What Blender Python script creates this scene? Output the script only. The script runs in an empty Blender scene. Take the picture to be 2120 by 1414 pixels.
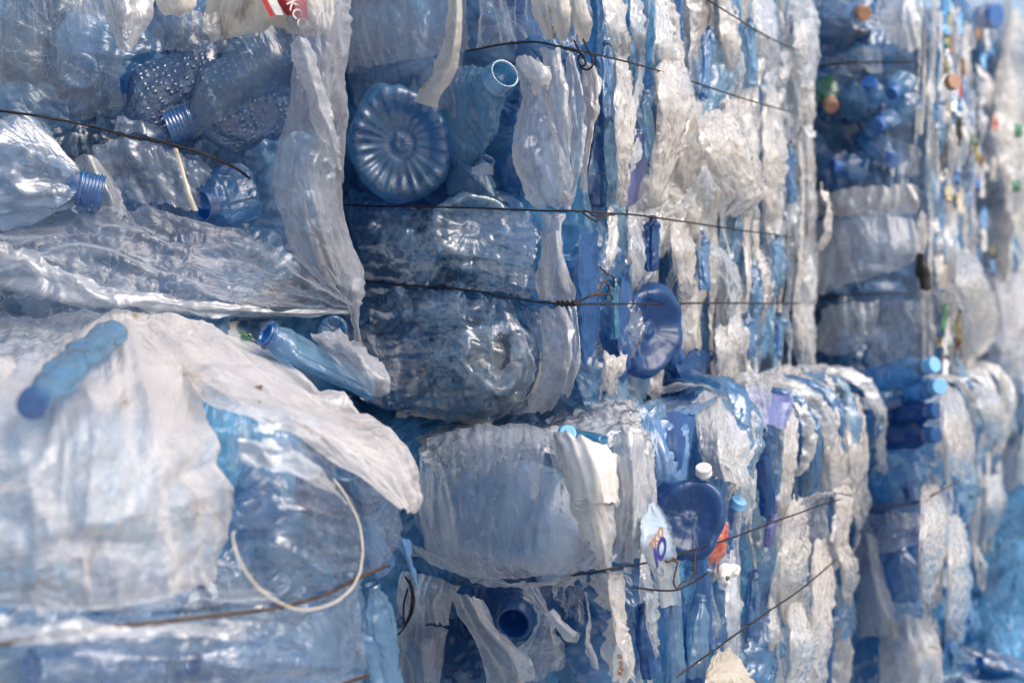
import bpy, math, random
import numpy as np
from mathutils import Vector, Matrix

random.seed(7)
SC = bpy.context.scene
COL = SC.collection
F, CX, CY = 2944.0, 1060.0, 707.0            # focal length and centre of the 2120 px frame
PITCH = math.radians(1.537)
CAM = np.array([0.0, 0.0, 1.0])
RT = np.array([1.0, 0, 0]); FW = np.array([0, math.cos(PITCH), -math.sin(PITCH)]); UP = np.array([0, math.sin(PITCH), math.cos(PITCH)])
ZV = np.array([0, 0, 1.0])

def ray(px, py):
    return FW + (px - CX) / F * RT + (CY - py) / F * UP
def W(px, py, d):
    """world point seen in direction px,py at depth d metres"""
    return CAM + ray(px, py) * d
def unit(v):
    v = np.asarray(v, float); return v / (np.linalg.norm(v) + 1e-12)

class Face:
    """a vertical side of a bale: origin o, horizontal direction a, outward normal n"""
    def __init__(s, o, a, n):
        s.o = np.array([o[0], o[1], 0.0]); s.a = unit([a[0], a[1], 0]); s.n = unit([n[0], n[1], 0])
    def at(s, px, py, off=0.0):
        r = ray(px, py)
        return CAM + r * ((np.dot(s.o - CAM, s.n) + off) / np.dot(r, s.n))
    def sp(s, t, z, off=0.0):
        return s.o + s.a * t + ZV * z + s.n * off
    def scale(s, px, py):                    # metres per pixel there
        return np.dot(s.at(px, py) - CAM, FW) / F

# ------------------------------------------------------------------ noise
_rng = np.random.RandomState(11)
_P = np.concatenate([_rng.permutation(256)] * 3)
_G = _rng.normal(size=(256, 3)); _G /= np.linalg.norm(_G, axis=1)[:, None]
def pn(x, y, z=0.0):
    x, y, z = np.broadcast_arrays(np.asarray(x, float), np.asarray(y, float), np.asarray(z, float))
    xi, yi, zi = np.floor(x).astype(int), np.floor(y).astype(int), np.floor(z).astype(int)
    xf, yf, zf = x - xi, y - yi, z - zi
    xi &= 255; yi &= 255; zi &= 255
    u, v, w = (t * t * t * (t * (t * 6 - 15) + 10) for t in (xf, yf, zf))
    out = 0.0
    for dx in (0, 1):
        for dy in (0, 1):
            for dz in (0, 1):
                g = _G[_P[_P[_P[xi + dx] + yi + dy] + zi + dz]]
                d = g[..., 0] * (xf - dx) + g[..., 1] * (yf - dy) + g[..., 2] * (zf - dz)
                out = out + d * (u if dx else 1 - u) * (v if dy else 1 - v) * (w if dz else 1 - w)
    return out * 1.6
def fbm(x, y, z=0.0, o=4, lac=2.1, g=0.5):
    a, s = 1.0, 0.0
    for i in range(o):
        s = s + a * pn(x, y, z + i * 7.3); x = x * lac; y = y * lac; a *= g
    return s
def tri(x):
    return np.abs(2 * (x - np.floor(x + 0.5)))
def crease(u, v, seed, size, n=5):
    """sharp origami like creases, about -0.5..0.5"""
    r = np.random.RandomState(seed); s = seed * 1.37 % 91
    wu = u + size * .9 * pn(u / size * .55, v / size * .55, s); wv = v + size * .9 * pn(u / size * .8, v / size * .8, s + 9)
    h, A = 0.0, 0.0
    for i in range(n):
        a = r.uniform(0, math.pi); f = .5 / size * 1.5 ** i; w = .68 ** i
        m = np.clip(pn(u / size * .5, v / size * .5, s + 20 + i) * 1.6 + .6, 0, 1)
        h = h + w * m * (tri((wu * math.cos(a) + wv * math.sin(a)) * f + r.uniform()) - .5); A += w
    return h / A * 1.6
def ridge(u, v, seed):
    """folds running along v with sharp crests, 0..1"""
    s = seed * .91 % 77
    u = u + .35 * pn(u * .5, v * .6, s + 3)
    a = 1 - np.clip(np.abs(pn(u, v * .35, s)) * 2.2, 0, 1)
    b = 1 - np.clip(np.abs(pn(u * 2.3, v * .6, s + 5)) * 2.2, 0, 1)
    return a ** 2 * .7 + b ** 2 * .3

# ------------------------------------------------------------------ meshes
def mesh_obj(name, V, Fc, mat, parent=None, uv=None, smooth=True):
    V = np.asarray(V, np.float32).reshape(-1, 3)
    me = bpy.data.meshes.new(name)
    Fc = np.asarray(Fc, np.int32); k = Fc.shape[1]
    me.vertices.add(len(V)); me.vertices.foreach_set('co', V.ravel())
    me.loops.add(Fc.size); me.loops.foreach_set('vertex_index', Fc.ravel())
    me.polygons.add(len(Fc)); me.polygons.foreach_set('loop_start', np.arange(0, Fc.size, k, dtype=np.int32))
    me.polygons.foreach_set('use_smooth', np.full(len(Fc), smooth))
    if uv is not None:
        l = me.uv_layers.new(name='UVMap'); l.data.foreach_set('uv', np.asarray(uv, np.float32)[Fc.ravel()].ravel())
    me.update(calc_edges=True); me.validate()
    me.materials.append(mat)
    o = bpy.data.objects.new(name, me); COL.objects.link(o)
    if parent is not None: o.parent = parent
    return o
def gridf(nv, nu, wrap=False, base=0):
    i = np.arange(nv - 1)[:, None]; j = np.arange(nu if wrap else nu - 1)[None, :]
    j2 = (j + 1) % nu
    a = i * nu + j; b = i * nu + j2; c = (i + 1) * nu + j2; d = (i + 1) * nu + j
    return np.stack(np.broadcast_arrays(a, b, c, d), -1).reshape(-1, 4) + base
def tag(o, label, cat, group=None):
    o['label'] = label; o['category'] = cat
    if group: o['group'] = group
    return o
def thing(name, loc, label, cat, group=None):
    o = bpy.data.objects.new(name, None); COL.objects.link(o); o.location = [float(x) for x in loc]; o.empty_display_size = .05
    return tag(o, label, cat, group)

def cr_w(n, t):
    """Catmull-Rom weights: matrix (len(t), n) for n control points, t in 0..1"""
    M = np.zeros((len(t), n))
    for r, x in enumerate(np.clip(t, 0, 1) * (n - 1)):
        i = min(int(x), n - 2); f = x - i
        w = [-.5 * f + f * f - .5 * f ** 3, 1 - 2.5 * f * f + 1.5 * f ** 3, .5 * f + 2 * f * f - 1.5 * f ** 3, -.5 * f * f + .5 * f ** 3]
        for k in range(4):
            j = i - 1 + k
            if j < 0: M[r, 0] += 2 * w[k]; M[r, 1] -= w[k]
            elif j > n - 1: M[r, n - 1] += 2 * w[k]; M[r, n - 2] -= w[k]
            else: M[r, j] += w[k]
    return M

def sheet_mesh(ctrl, seed, res=.0042, fold=(.035, .010), crum=(.05, .006), fine=.0015, rag=(.004, .004, .006, .006), nmax=240):
    """ctrl: rows x cols of world points; u runs across a row, v down the rows (folds run along v)"""
    C = np.asarray(ctrl, float); R, K = C.shape[:2]
    wu = np.linalg.norm(np.diff(C, axis=1), axis=2).sum(1).mean(); wv = np.linalg.norm(np.diff(C, axis=0), axis=2).sum(0).mean()
    nu = int(np.clip(wu / res, 14, nmax)); nv = int(np.clip(wv / res, 14, nmax))
    if R == 2: C = np.concatenate([C[:1], (C[:1] + C[1:]) / 2, C[1:]], 0); R = 3
    A = cr_w(R, np.linspace(0, 1, 48)); B = cr_w(K, np.linspace(0, 1, 48))
    D = np.einsum('ri,ijc,sj->rsc', A, C, B)          # coarse dense surface
    u = np.linspace(0, 1, nu)[None, :]; v = np.linspace(0, 1, nv)[:, None]
    s = seed * .77
    def edge(t, a, k):                                 # ragged edge, metres -> fraction
        return a * (np.abs(fbm(t * 5, 0 * t + k, s, 3)) * 1.8 + .35 * np.clip(pn(t * 17, 0 * t + k, s), 0, 1))
    lo = edge(v * wv * 4, rag[0] / wu, 1.5); hi = 1 - edge(v * wv * 4, rag[1] / wu, 4.5)
    U = lo + (hi - lo) * u
    lo = edge(u * wu * 4, rag[2] / wv, 7.5); hi = 1 - edge(u * wu * 4, rag[3] / wv, 9.5)
    Vv = lo + (hi - lo) * v
    U, Vv = np.clip(U, 0, 1), np.clip(Vv, 0, 1)
    def samp(Dm, Um, Vm):
        x = Um * 47; y = Vm * 47; i = np.clip(x.astype(int), 0, 46); j = np.clip(y.astype(int), 0, 46); fx = (x - i)[..., None]; fy = (y - j)[..., None]
        return (Dm[j, i] * (1 - fx) + Dm[j, i + 1] * fx) * (1 - fy) + (Dm[j + 1, i] * (1 - fx) + Dm[j + 1, i + 1] * fx) * fy
    Pn = samp(D, U, Vv)
    gu = np.gradient(D, axis=1); gv = np.gradient(D, axis=0)
    N = np.cross(gu, gv); N /= np.linalg.norm(N, axis=2)[..., None] + 1e-9
    if ((N * (CAM - D)).sum(2)).mean() < 0: N = -N
    N = samp(N, U, Vv)
    mu, mv = U * wu, Vv * wv
    lw = samp(np.linalg.norm(gu, axis=2)[..., None], U, Vv)[..., 0] * 47 / wu      # local width ratio: pinched folds get shallower
    h = fold[1] * np.clip(lw, .25, 1.3) * (ridge(mu / fold[0], mv / fold[0] * .5, seed) - .35) if fold else 0
    h = h + crum[1] * crease(mu, mv, seed + 3, crum[0]) + fine * crease(mu, mv, seed + 5, crum[0] * .3, 4) + crum[1] * .8 * pn(mu / crum[0] * .4, mv / crum[0] * .4, s + 31)
    Pn = Pn + N * h[..., None]
    return Pn.reshape(-1, 3), gridf(nv, nu), np.stack([mu + seed * .137 % 3, mv + seed * .071 % 3], -1).reshape(-1, 2)

def sheet(name, ctrls, mat, seed, label=None, cat=None, parent=None, group=None, **kw):
    """one film sheet (several grids make one torn sheet)"""
    if np.asarray(ctrls[0], dtype=object).ndim < 3 and np.ndim(ctrls[0][0]) == 1: ctrls = [ctrls]
    Vs, Fs, Us, n = [], [], [], 0
    for k, c in enumerate(ctrls):
        V, Fc, uv = sheet_mesh(c, seed + 17 * k, **kw); Vs.append(V); Fs.append(Fc + n); Us.append(uv); n += len(V)
    V = np.concatenate(Vs); org = V.mean(0) if parent is None else np.zeros(3)
    o = mesh_obj(name, V - org, np.concatenate(Fs), mat, parent, np.concatenate(Us))
    if parent is None: o.location = [float(x) for x in org]; tag(o, label, cat or 'plastic film', group)
    return o
def grid(face, rows, off=0.0):
    """rows of (px,py[,off]) on a face -> world control grid"""
    return [[face.at(p[0], p[1], off + (p[2] if len(p) > 2 else 0)) for p in r] for r in rows]
def gridw(rows):
    return [[W(*p) for p in r] for r in rows]
def strip_ctrl(face, line, bulge=.8, k=7):
    """line: (px,py,half width px,off) down a hanging fold -> control grid with a bulging cross-section"""
    out = []
    for i, (px, py, hw, off) in enumerate(line):
        m = hw * face.scale(px, py)
        out.append([face.at(px + c * hw, py, off + bulge * m * math.sqrt(max(0, 1 - c * c)) - .3 * m) for c in np.linspace(-1, 1, k)])
    return out

# ------------------------------------------------------------------ bottles
def frame(axis, hint=(0, 0, 1)):
    w = unit(axis); h = np.asarray(hint, float)
    if abs(np.dot(w, unit(h))) > .95: h = np.array([1.0, .2, .1])
    u = unit(np.cross(h, w)); return u, np.cross(w, u), w
def lathe(prof, n=64):
    p = np.asarray(prof, float); th = np.linspace(0, 2 * math.pi, n, endpoint=False)
    return p[:, 0][:, None], p[:, 1][:, None], th[None, :]
def resample(prof, m):
    p = np.asarray(prof, float); d = np.concatenate([[0], np.cumsum(np.linalg.norm(np.diff(p, axis=0), axis=1))])
    t = np.linspace(0, d[-1], m); return np.stack([np.interp(t, d, p[:, 0]), np.interp(t, d, p[:, 1])], 1)

def bottle(name, label, base, tip, R, mat, seed, neck=.014, neck_h=.024, neckmat=None, cap=None, flat=None, ff=.5, crum=.25, size=.05, ribs=(0, 0),
           shoulder=.3, gather=0.0, oval=0.0, base_detail=1.0, lobes=0, tilt=0.0, group=None, cat='bottle', thread=True, n=72, m=90, base_part=False):
    """a crushed bottle from base point to neck tip: body, neck (threaded, open) and maybe a cap"""
    base = np.asarray(base, float); tip = np.asarray(tip, float)
    L = np.linalg.norm(tip - base); u, v, w = frame(tip - base)
    t = thing(name, base, label, cat, group)
    Lb = L - neck_h; rs = np.random.RandomState(seed)
    if m:
        sh = Lb * (1 - shoulder)
        prof = [(.0001, .20 * R), (.10 * R, .17 * R), (.16 * R, .21 * R), (.24 * R, .23 * R), (.30 * R, .19 * R), (.55 * R, .13 * R), (.74 * R, .02 * R), (.84 * R, 0), (.94 * R, .05 * R), (R, .16 * R), (R, sh * .5), (R, sh)]
        prof += [(neck + (R - neck) * (.5 + .5 * math.cos(math.pi * x)) ** .8, sh + (Lb - sh) * x) for x in np.linspace(.1, 1, 9)]
        prof = resample(prof, m); r, z, th = lathe(prof, n)
        cyl = np.clip((z - .16 * R) / (.1 * R), 0, 1) * np.clip((Lb - z) / (.25 * L), 0, 1)
        bs = np.clip(1 - z / (.3 * R), 0, 1) * np.clip(r / R - .28, 0, 1) * np.clip(1.02 - r / R, 0, 1) * 6
        zz = z + base_detail * bs * R * .05 * (np.abs(np.cos(th * (lobes or 9) / 2 + .3)) - .5)
        rr = r * np.ones_like(th)
        zz = zz + crum * .35 * R * np.clip(1.3 - z / (.5 * R), 0, 1) * pn(r * np.cos(th) / R * 1.6 + seed, r * np.sin(th) / R * 1.6, seed * .3)
        if ribs[0]: rr = rr + cyl * ribs[1] * np.cos(z / L * 2 * math.pi * ribs[0])
        rr = rr * (1 + oval * np.cos(2 * th + seed) + .4 * oval * np.cos(3 * th + 2 * seed) + .12 * crum * pn(np.cos(th) * 1.3 + seed, np.sin(th) * 1.3, z / R * .5))
        cw = crum * (.25 + .75 * np.clip(z / (.6 * R), 0, 1)) * np.clip((Lb - z) / (.12 * L), 0, 1)
        rr = rr + cw * R * (crease(th * R + .4 * z, z * .8 + 0 * th, seed, size) + .5 * pn(np.cos(th) * 1.5 + seed * .3, np.sin(th) * 1.5, z / size * .5)) * np.clip(r / R, 0, 1)
        if gather: rr = rr * (1 + gather * np.clip((z - sh * .7) / (Lb - sh * .7), 0, 1) * np.clip((Lb - z) / (.06 * L), 0, 1) * (tri(th / (2 * math.pi) * 6 + .5 * pn(z / R * 1.5, th * 1, seed)) - .5))
        P = (rr * np.cos(th))[..., None] * u + (rr * np.sin(th))[..., None] * v + (zz * np.ones_like(th))[..., None] * w
        if flat is not None:
            f = unit(np.asarray(flat) - w * np.dot(flat, w)); k = (1 - ff) * np.clip((Lb * 1.02 - z) / (.22 * L), 0, 1) * np.ones_like(th)
            P = P - ((P @ f) * k)[..., None] * f
        uv = np.stack([th * R + 0 * z, z + 0 * th], -1).reshape(-1, 2)
        mesh_obj('body', P.reshape(-1, 3), gridf(m, n, True), mat, t, uv)
    if neck_h > .002:
        q = []; k = 5
        q += [(neck * 1.0, -.002), (neck * 1.0, 0), (neck * 1.22, .001), (neck * 1.22, .0035), (neck, .0045)]
        for i in range(k):
            z0 = .006 + (neck_h - .010) * i / k; dz = (neck_h - .010) / k
            q += [(neck, z0), (neck * (1.1 if thread else 1.0), z0 + dz * .3), (neck * (1.1 if thread else 1.0), z0 + dz * .5), (neck, z0 + dz * .8)]
        q += [(neck * 1.0, neck_h - .003), (neck * 1.05, neck_h - .0025), (neck * 1.05, neck_h - .0005), (neck * .98, neck_h), (neck * .86, neck_h - .0008), (neck * .84, neck_h - .006), (neck * .84, 0), (neck * .8, -.012), (neck * .2, -.022)]
        r, z, th = lathe(q, 40); tw = .0016 * np.sin(th)
        P = (r * np.cos(th))[..., None] * u + (r * np.sin(th))[..., None] * v + ((z + np.clip(z / .004, 0, 1) * np.clip((neck_h - z) / .004, 0, 1) * tw * .5 + Lb) * np.ones_like(th))[..., None] * w
        mesh_obj('neck', P.reshape(-1, 3), gridf(len(q), 40, True), neckmat or mat, t, np.stack([th * neck + 0 * z, z + 0 * th], -1).reshape(-1, 2))
    if cap is not None:
        add_cap('cap', base + w * (L - neck_h * .72), w, neck * 1.16, neck_h * .8, cap, t, base)
    return t
def add_cap(name, p, w, r, h, mat, parent=None, org=None, label=None, seed=0, group=None):
    u, v, w = frame(w); n = 48
    q = [(.001, h * 1.0), (r * .6, h * 1.0), (r * .86, h), (r * .97, h * .95), (r, h * .86), (r, h * .26), (r * 1.03, h * .24), (r * 1.03, 0), (r * .9, 0), (r * .9, h * .8), (.001, h * .82)]
    rr, z, th = lathe(q, n)
    k = ((np.arange(n) % 2) * .05)[None, :] * ((z > h * .27) & (z < h * .9) & (rr > r * .95))
    P = ((rr * (1 - k)) * np.cos(th))[..., None] * u + ((rr * (1 - k)) * np.sin(th))[..., None] * v + (z * np.ones_like(th))[..., None] * w
    o = mesh_obj(name, P.reshape(-1, 3) + (np.asarray(p) - org if org is not None else 0), gridf(len(q), n, True), mat, parent, smooth=False)
    if parent is None: o.location = [float(x) for x in p]; tag(o, label, 'bottle cap', group)
    return o

def tube(pts, r, k=8, dense=6, seed=0, wob=.0006, closed_ends=True):
    C = np.asarray(pts, float); n = max(4, (len(C) - 1) * dense)
    P = cr_w(len(C), np.linspace(0, 1, n)) @ C
    x = np.arange(n) * .37
    P = P + wob * np.stack([pn(x, x * 0, seed + 1.5), pn(x, x * 0, seed + 5.5), pn(x, x * 0, seed + 8.5)], 1)
    T = np.gradient(P, axis=0); T /= np.linalg.norm(T, axis=1)[:, None] + 1e-9
    h = np.array([.21, .33, .92]); A = np.cross(T, h); A /= np.linalg.norm(A, axis=1)[:, None] + 1e-9; B = np.cross(T, A)
    th = np.linspace(0, 2 * math.pi, k, endpoint=False)
    rr = np.full(n, r); 
    if closed_ends: rr[0] = rr[-1] = r * .05
    V = P[:, None] + rr[:, None, None] * (np.cos(th)[None, :, None] * A[:, None] + np.sin(th)[None, :, None] * B[:, None])
    return V.reshape(-1, 3), gridf(n, k, True)
def wire(name, paths, mat, parent=None, r=.0016, label=None, cat='wire', **kw):
    Vs, Fs, n = [], [], 0
    for i, p in enumerate(paths):
        V, Fc = tube(p, r, seed=i * 3 + len(p), **kw); Vs.append(V); Fs.append(Fc + n); n += len(V)
    V = np.concatenate(Vs); org = V.mean(0) if parent is None else np.zeros(3)
    o = mesh_obj(name, V - org, np.concatenate(Fs), mat, parent)
    if parent is None: o.location = [float(x) for x in org]; tag(o, label, cat)
    return o

def bale(corner, u, a_end, Lside, Lend, z0, z1, mat, seed, label, inset=.05, amp=.03, rad=.09, name='plastic_bale'):
    """compressed block: core mesh as the bale's first part. corner = front vertical edge; u along the long side; a_end along the end"""
    u = unit([u[0], u[1], 0]); e = unit([a_end[0], a_end[1], 0]); c0 = np.array([corner[0], corner[1], 0.0])
    ctr = c0 + u * Lside / 2 + e * Lend / 2 + ZV * (z0 + z1) / 2
    root = thing(name, c0 + u * Lside / 2 + e * Lend / 2 + ZV * z0, label, 'plastic bale', 'wire-tied plastic bales in the wall')
    half = np.array([Lside / 2 - inset, Lend / 2 - inset, (z1 - z0) / 2 - .01]); Vs, Fs, Us, n = [], [], [], 0; m = 110
    g = np.linspace(-1, 1, m)
    for ax in range(3):
        for sg in (-1, 1):
            a, b = np.meshgrid(g, g); p = np.zeros((m, m, 3)); p[..., ax] = sg; p[..., (ax + 1) % 3] = a * sg; p[..., (ax + 2) % 3] = b
            p = p * half; inn = np.clip(p, -(half - rad), half - rad); d = p - inn; d /= np.linalg.norm(d, axis=2)[..., None] + 1e-9
            q = inn + d * rad
            x, y, z = q[..., 0], q[..., 1], q[..., 2]
            h = amp * (crease(x + y * .83, z, seed, .11) + .6 * crease(x - y * .9, z, seed + 2, .04) + .5 * fbm(x * 8, y * 8, z * 8 + seed, 3))
            q = q + d * h[..., None]
            P = q[..., 0:1] * u + q[..., 1:2] * e + q[..., 2:3] * ZV
            Vs.append(P.reshape(-1, 3)); Fs.append(gridf(m, m) + n); Us.append(np.stack([x + y, z], -1).reshape(-1, 2)); n += m * m
    core = mesh_obj('compressed_core', np.concatenate(Vs) + (ctr - np.array(root.location)), np.concatenate(Fs), mat, root, np.concatenate(Us))
    return root
def part(root, fn, *a, **kw):
    """build with world coordinates and hang the mesh under a bale root"""
    o = fn(*a, parent=root, **kw); o.location = -Vector(root.location); return o

# ------------------------------------------------------------------ materials
class NT:
    def __init__(s, name):
        s.m = bpy.data.materials.new(name); s.m.use_nodes = True; s.t = s.m.node_tree; s.t.nodes.clear(); s.out = s.n('ShaderNodeOutputMaterial')
    def n(s, ty, **kw):
        x = s.t.nodes.new(ty)
        for k, v in kw.items():
            if k.startswith('i_'): x.inputs[k[2:].replace('_', ' ')].default_value = v
            else: setattr(x, k, v)
        return x
    def l(s, a, b):
        s.t.links.new(a, b)
    def math(s, op, a, b=None, c=None, clamp=False):
        x = s.n('ShaderNodeMath', operation=op, use_clamp=clamp)
        for i, v in enumerate((a, b, c)):
            if v is None: continue
            if isinstance(v, (int, float)): x.inputs[i].default_value = v
            else: s.l(v, x.inputs[i])
        return x.outputs[0]
    def noise(s, vec, scale, detail=4, rough=.55, dist=0.0):
        x = s.n('ShaderNodeTexNoise'); x.inputs['Scale'].default_value = scale; x.inputs['Detail'].default_value = detail; x.inputs['Roughness'].default_value = rough; x.inputs['Distortion'].default_value = dist
        s.l(vec, x.inputs['Vector']); return x.outputs['Fac']
    def ramp(s, f, a, b, lo=0.0, hi=1.0):
        x = s.n('ShaderNodeMapRange', interpolation_type='SMOOTHSTEP'); x.inputs[1].default_value = a; x.inputs[2].default_value = b; x.inputs[3].default_value = lo; x.inputs[4].default_value = hi
        s.l(f, x.inputs[0]); return x.outputs[0]
    def mixc(s, f, a, b):
        x = s.n('ShaderNodeMix', data_type='RGBA')
        for sock, v in ((x.inputs[0], f), (x.inputs[6], a), (x.inputs[7], b)):
            if isinstance(v, (int, float)): sock.default_value = v
            elif isinstance(v, tuple): sock.default_value = (*v[:3], 1)
            else: s.l(v, sock)
        return x.outputs[2]
    def mixs(s, f, a, b):
        x = s.n('ShaderNodeMixShader')
        if isinstance(f, (int, float)): x.inputs[0].default_value = f
        else: s.l(f, x.inputs[0])
        s.l(a, x.inputs[1]); s.l(b, x.inputs[2]); return x.outputs[0]
    def map(s, vec, sc):
        x = s.n('ShaderNodeMapping'); x.inputs['Scale'].default_value = sc; s.l(vec, x.inputs['Vector']); return x.outputs[0]
    def bump(s, h, strength, dist=.002, nrm=None):
        x = s.n('ShaderNodeBump'); x.inputs['Strength'].default_value = strength; x.inputs['Distance'].default_value = dist; s.l(h, x.inputs['Height'])
        if nrm is not None: s.l(nrm, x.inputs['Normal'])
        return x.outputs[0]

def crinkle(t, uv, streak=(1, .12, 1), sc=1.0, vor=1.0):
    """height of fine crinkles in a film: streaks along v, plus sharp creases"""
    a = t.noise(t.map(uv, streak), 150 * sc, 3, .6, .5)
    b = t.noise(t.map(uv, (1, .6, 1)), 38 * sc, 3, .5, .8)
    r = t.math('ABSOLUTE', t.math('SUBTRACT', b, .5))
    t.crease_line = t.ramp(r, .0, .026, 1.0, .0)          # stress whitening along the creases
    return t.math('ADD', t.math('MULTIPLY', a, .8), t.math('MULTIPLY', t.math('MINIMUM', r, .2), 3.4 * vor))

def m_film(name, col, aflat, aedge, rough=.3, gloss=.5, trans=.4, bump=.5, dirt=.12, dirtcol=(.20, .12, .06), streak=(1, .12, 1), sc=1.0, specks=True, print_=None):
    t = NT(name); uv = t.n('ShaderNodeTexCoord').outputs['UV']
    nrm = t.bump(crinkle(t, uv, streak, sc), bump, .0022)
    c = t.mixc(t.ramp(t.noise(uv, 9, 1), .35, .7), col, tuple(x * .86 for x in col))
    d = t.math('MULTIPLY', t.ramp(t.noise(t.map(uv, (1, .5, 1)), 14, 5, .7, .5), .56, .76), dirt * 4, clamp=True)
    dd = d
    if specks and dirt > .13:
        s = t.math('MULTIPLY', t.ramp(t.noise(uv, 330, 2), .76, .80), t.ramp(t.noise(uv, 11, 2), .55, .7))
        dd = t.math('MAXIMUM', dd, s)
    c = t.mixc(dd, c, dirtcol)
    dif = t.n('ShaderNodeBsdfDiffuse'); t.l(c, dif.inputs['Color']); t.l(nrm, dif.inputs['Normal'])
    tr = t.n('ShaderNodeBsdfTranslucent'); t.l(c, tr.inputs['Color']); t.l(nrm, tr.inputs['Normal'])
    body = t.mixs(trans, dif.outputs[0], tr.outputs[0])
    lw = t.n('ShaderNodeLayerWeight'); lw.inputs['Blend'].default_value = .5; t.l(nrm, lw.inputs['Normal'])
    lw2 = t.n('ShaderNodeLayerWeight'); lw2.inputs['Blend'].default_value = .42
    e = t.math('MAXIMUM', t.math('MULTIPLY', lw.outputs['Facing'], .85), lw2.outputs['Facing'])
    e = t.ramp(e, .15, .85)
    a = t.math('ADD', t.math('MULTIPLY', e, aedge - aflat), aflat)
    a = t.math('ADD', a, t.math('MULTIPLY', t.math('SUBTRACT', t.noise(t.map(uv, (1, .35, 1)), 22, 2, .6), .5), .55 * aedge * (1.3 - aflat)))
    a = t.math('ADD', a, t.math('MULTIPLY', t.crease_line, .22))
    a = t.math('MAXIMUM', a, t.math('MULTIPLY', dd, .8), clamp=True)
    tp = t.n('ShaderNodeBsdfTransparent'); tp.inputs[0].default_value = (.93, .95, .97, 1)
    gl = t.n('ShaderNodeBsdfGlossy'); gl.inputs['Roughness'].default_value = rough; gl.inputs['Color'].default_value = (.95, .95, .95, 1); t.l(nrm, gl.inputs['Normal'])
    fr = t.math('ADD', t.math('MULTIPLY', t.math('POWER', lw.outputs['Facing'], 5.0), .9), .07)      # same from both sides of the thin wall
    s = t.mixs(a, tp.outputs[0], body)
    s = t.mixs(t.math('MULTIPLY', fr, gloss * 3.0, clamp=True), s, gl.outputs[0])
    t.l(s, t.out.inputs[0]); return t.m

def m_pet(name, tint, body=.2, bcol=None, rough=.08, bump=.35, edge=(.25, .5, .8), gloss=1.0, hob=0.0, sc=1.0, streak=(1, .35, 1), vor=1.0, haze=0.0):
    """thin clear bottle wall: tinted see-through, deeper at grazing angles, with sharp reflections"""
    t = NT(name); tc = t.n('ShaderNodeTexCoord'); uv = tc.outputs['UV']
    h = crinkle(t, uv, streak, .75 * sc, vor)
    nrm = t.bump(h, bump, .004)
    if hob:
        v = t.n('ShaderNodeTexVoronoi', feature='F1'); v.inputs['Scale'].default_value = 105; v.inputs['Randomness'].default_value = .5; t.l(uv, v.inputs['Vector'])
        nrm = t.bump(t.math('SUBTRACT', 1.0, t.ramp(v.outputs['Distance'], .05, .5)), hob, .004, nrm)
    lw = t.n('ShaderNodeLayerWeight'); lw.inputs['Blend'].default_value = .45; t.l(nrm, lw.inputs['Normal'])
    c = t.mixc(t.ramp(lw.outputs['Facing'], .1, .85), tint, edge)
    tp = t.n('ShaderNodeBsdfTransparent'); t.l(c, tp.inputs[0])
    bc = bcol or tuple(.5 * x for x in tint)
    bm = t.mixc(t.ramp(lw.outputs['Facing'], .1, .7), bc, tuple(min(.9, x * 1.35 + .02) for x in bc))
    df = t.n('ShaderNodeBsdfDiffuse'); t.l(bm, df.inputs[0]); t.l(nrm, df.inputs['Normal'])
    tl = t.n('ShaderNodeBsdfTranslucent'); t.l(bm, tl.inputs[0]); t.l(nrm, tl.inputs['Normal'])
    bf = t.math('ADD', t.math('MULTIPLY', t.noise(uv, 25, 1, .6, .6), body), body * .5, clamp=True)
    s = t.mixs(bf, tp.outputs[0], t.mixs(.5, df.outputs[0], tl.outputs[0]))
    gl = t.n('ShaderNodeBsdfGlossy'); gl.inputs['Roughness'].default_value = rough; t.l(nrm, gl.inputs['Normal'])
    lf = t.n('ShaderNodeLayerWeight'); lf.inputs['Blend'].default_value = .5; t.l(nrm, lf.inputs['Normal'])
    fr = t.math('ADD', t.math('MULTIPLY', t.math('POWER', lf.outputs['Facing'], 5.0), .9), .075)
    s = t.mixs(t.math('MULTIPLY', fr, gloss * 2.3, clamp=True), s, gl.outputs[0])
    t.l(s, t.out.inputs[0]); return t.m

def m_core(name, cols, rough=.18, sc=1.0, bump=.9):
    """the pressed mass of bottles and film seen between the loose pieces"""
    t = NT(name); uv = t.n('ShaderNodeTexCoord').outputs['UV']
    v = t.n('ShaderNodeTexVoronoi', feature='F1'); v.inputs['Scale'].default_value = 16 * sc; t.l(t.map(uv, (1, .5, 1)), v.inputs['Vector'])
    f = t.noise(uv, 12 * sc, 6, .65, 1.2)
    c = t.mixc(t.ramp(f, .32, .62), cols[0], cols[1]); c = t.mixc(t.ramp(t.noise(t.map(uv, (1, .4, 1)), 30 * sc, 5, .6, 1.5), .55, .75), c, cols[2])
    c2 = t.mixc(t.math('MULTIPLY', t.ramp(v.outputs['Color'], .3, .9), .5), c, cols[1])
    b = t.n('ShaderNodeBsdfPrincipled'); t.l(c2, b.inputs['Base Color']); b.inputs['Roughness'].default_value = rough; b.inputs['Specular IOR Level'].default_value = .7
    t.l(t.bump(crinkle(t, uv, (1, .4, 1), .5 * sc), bump, .006), b.inputs['Normal'])
    t.l(b.outputs[0], t.out.inputs[0]); return t.m

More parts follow.
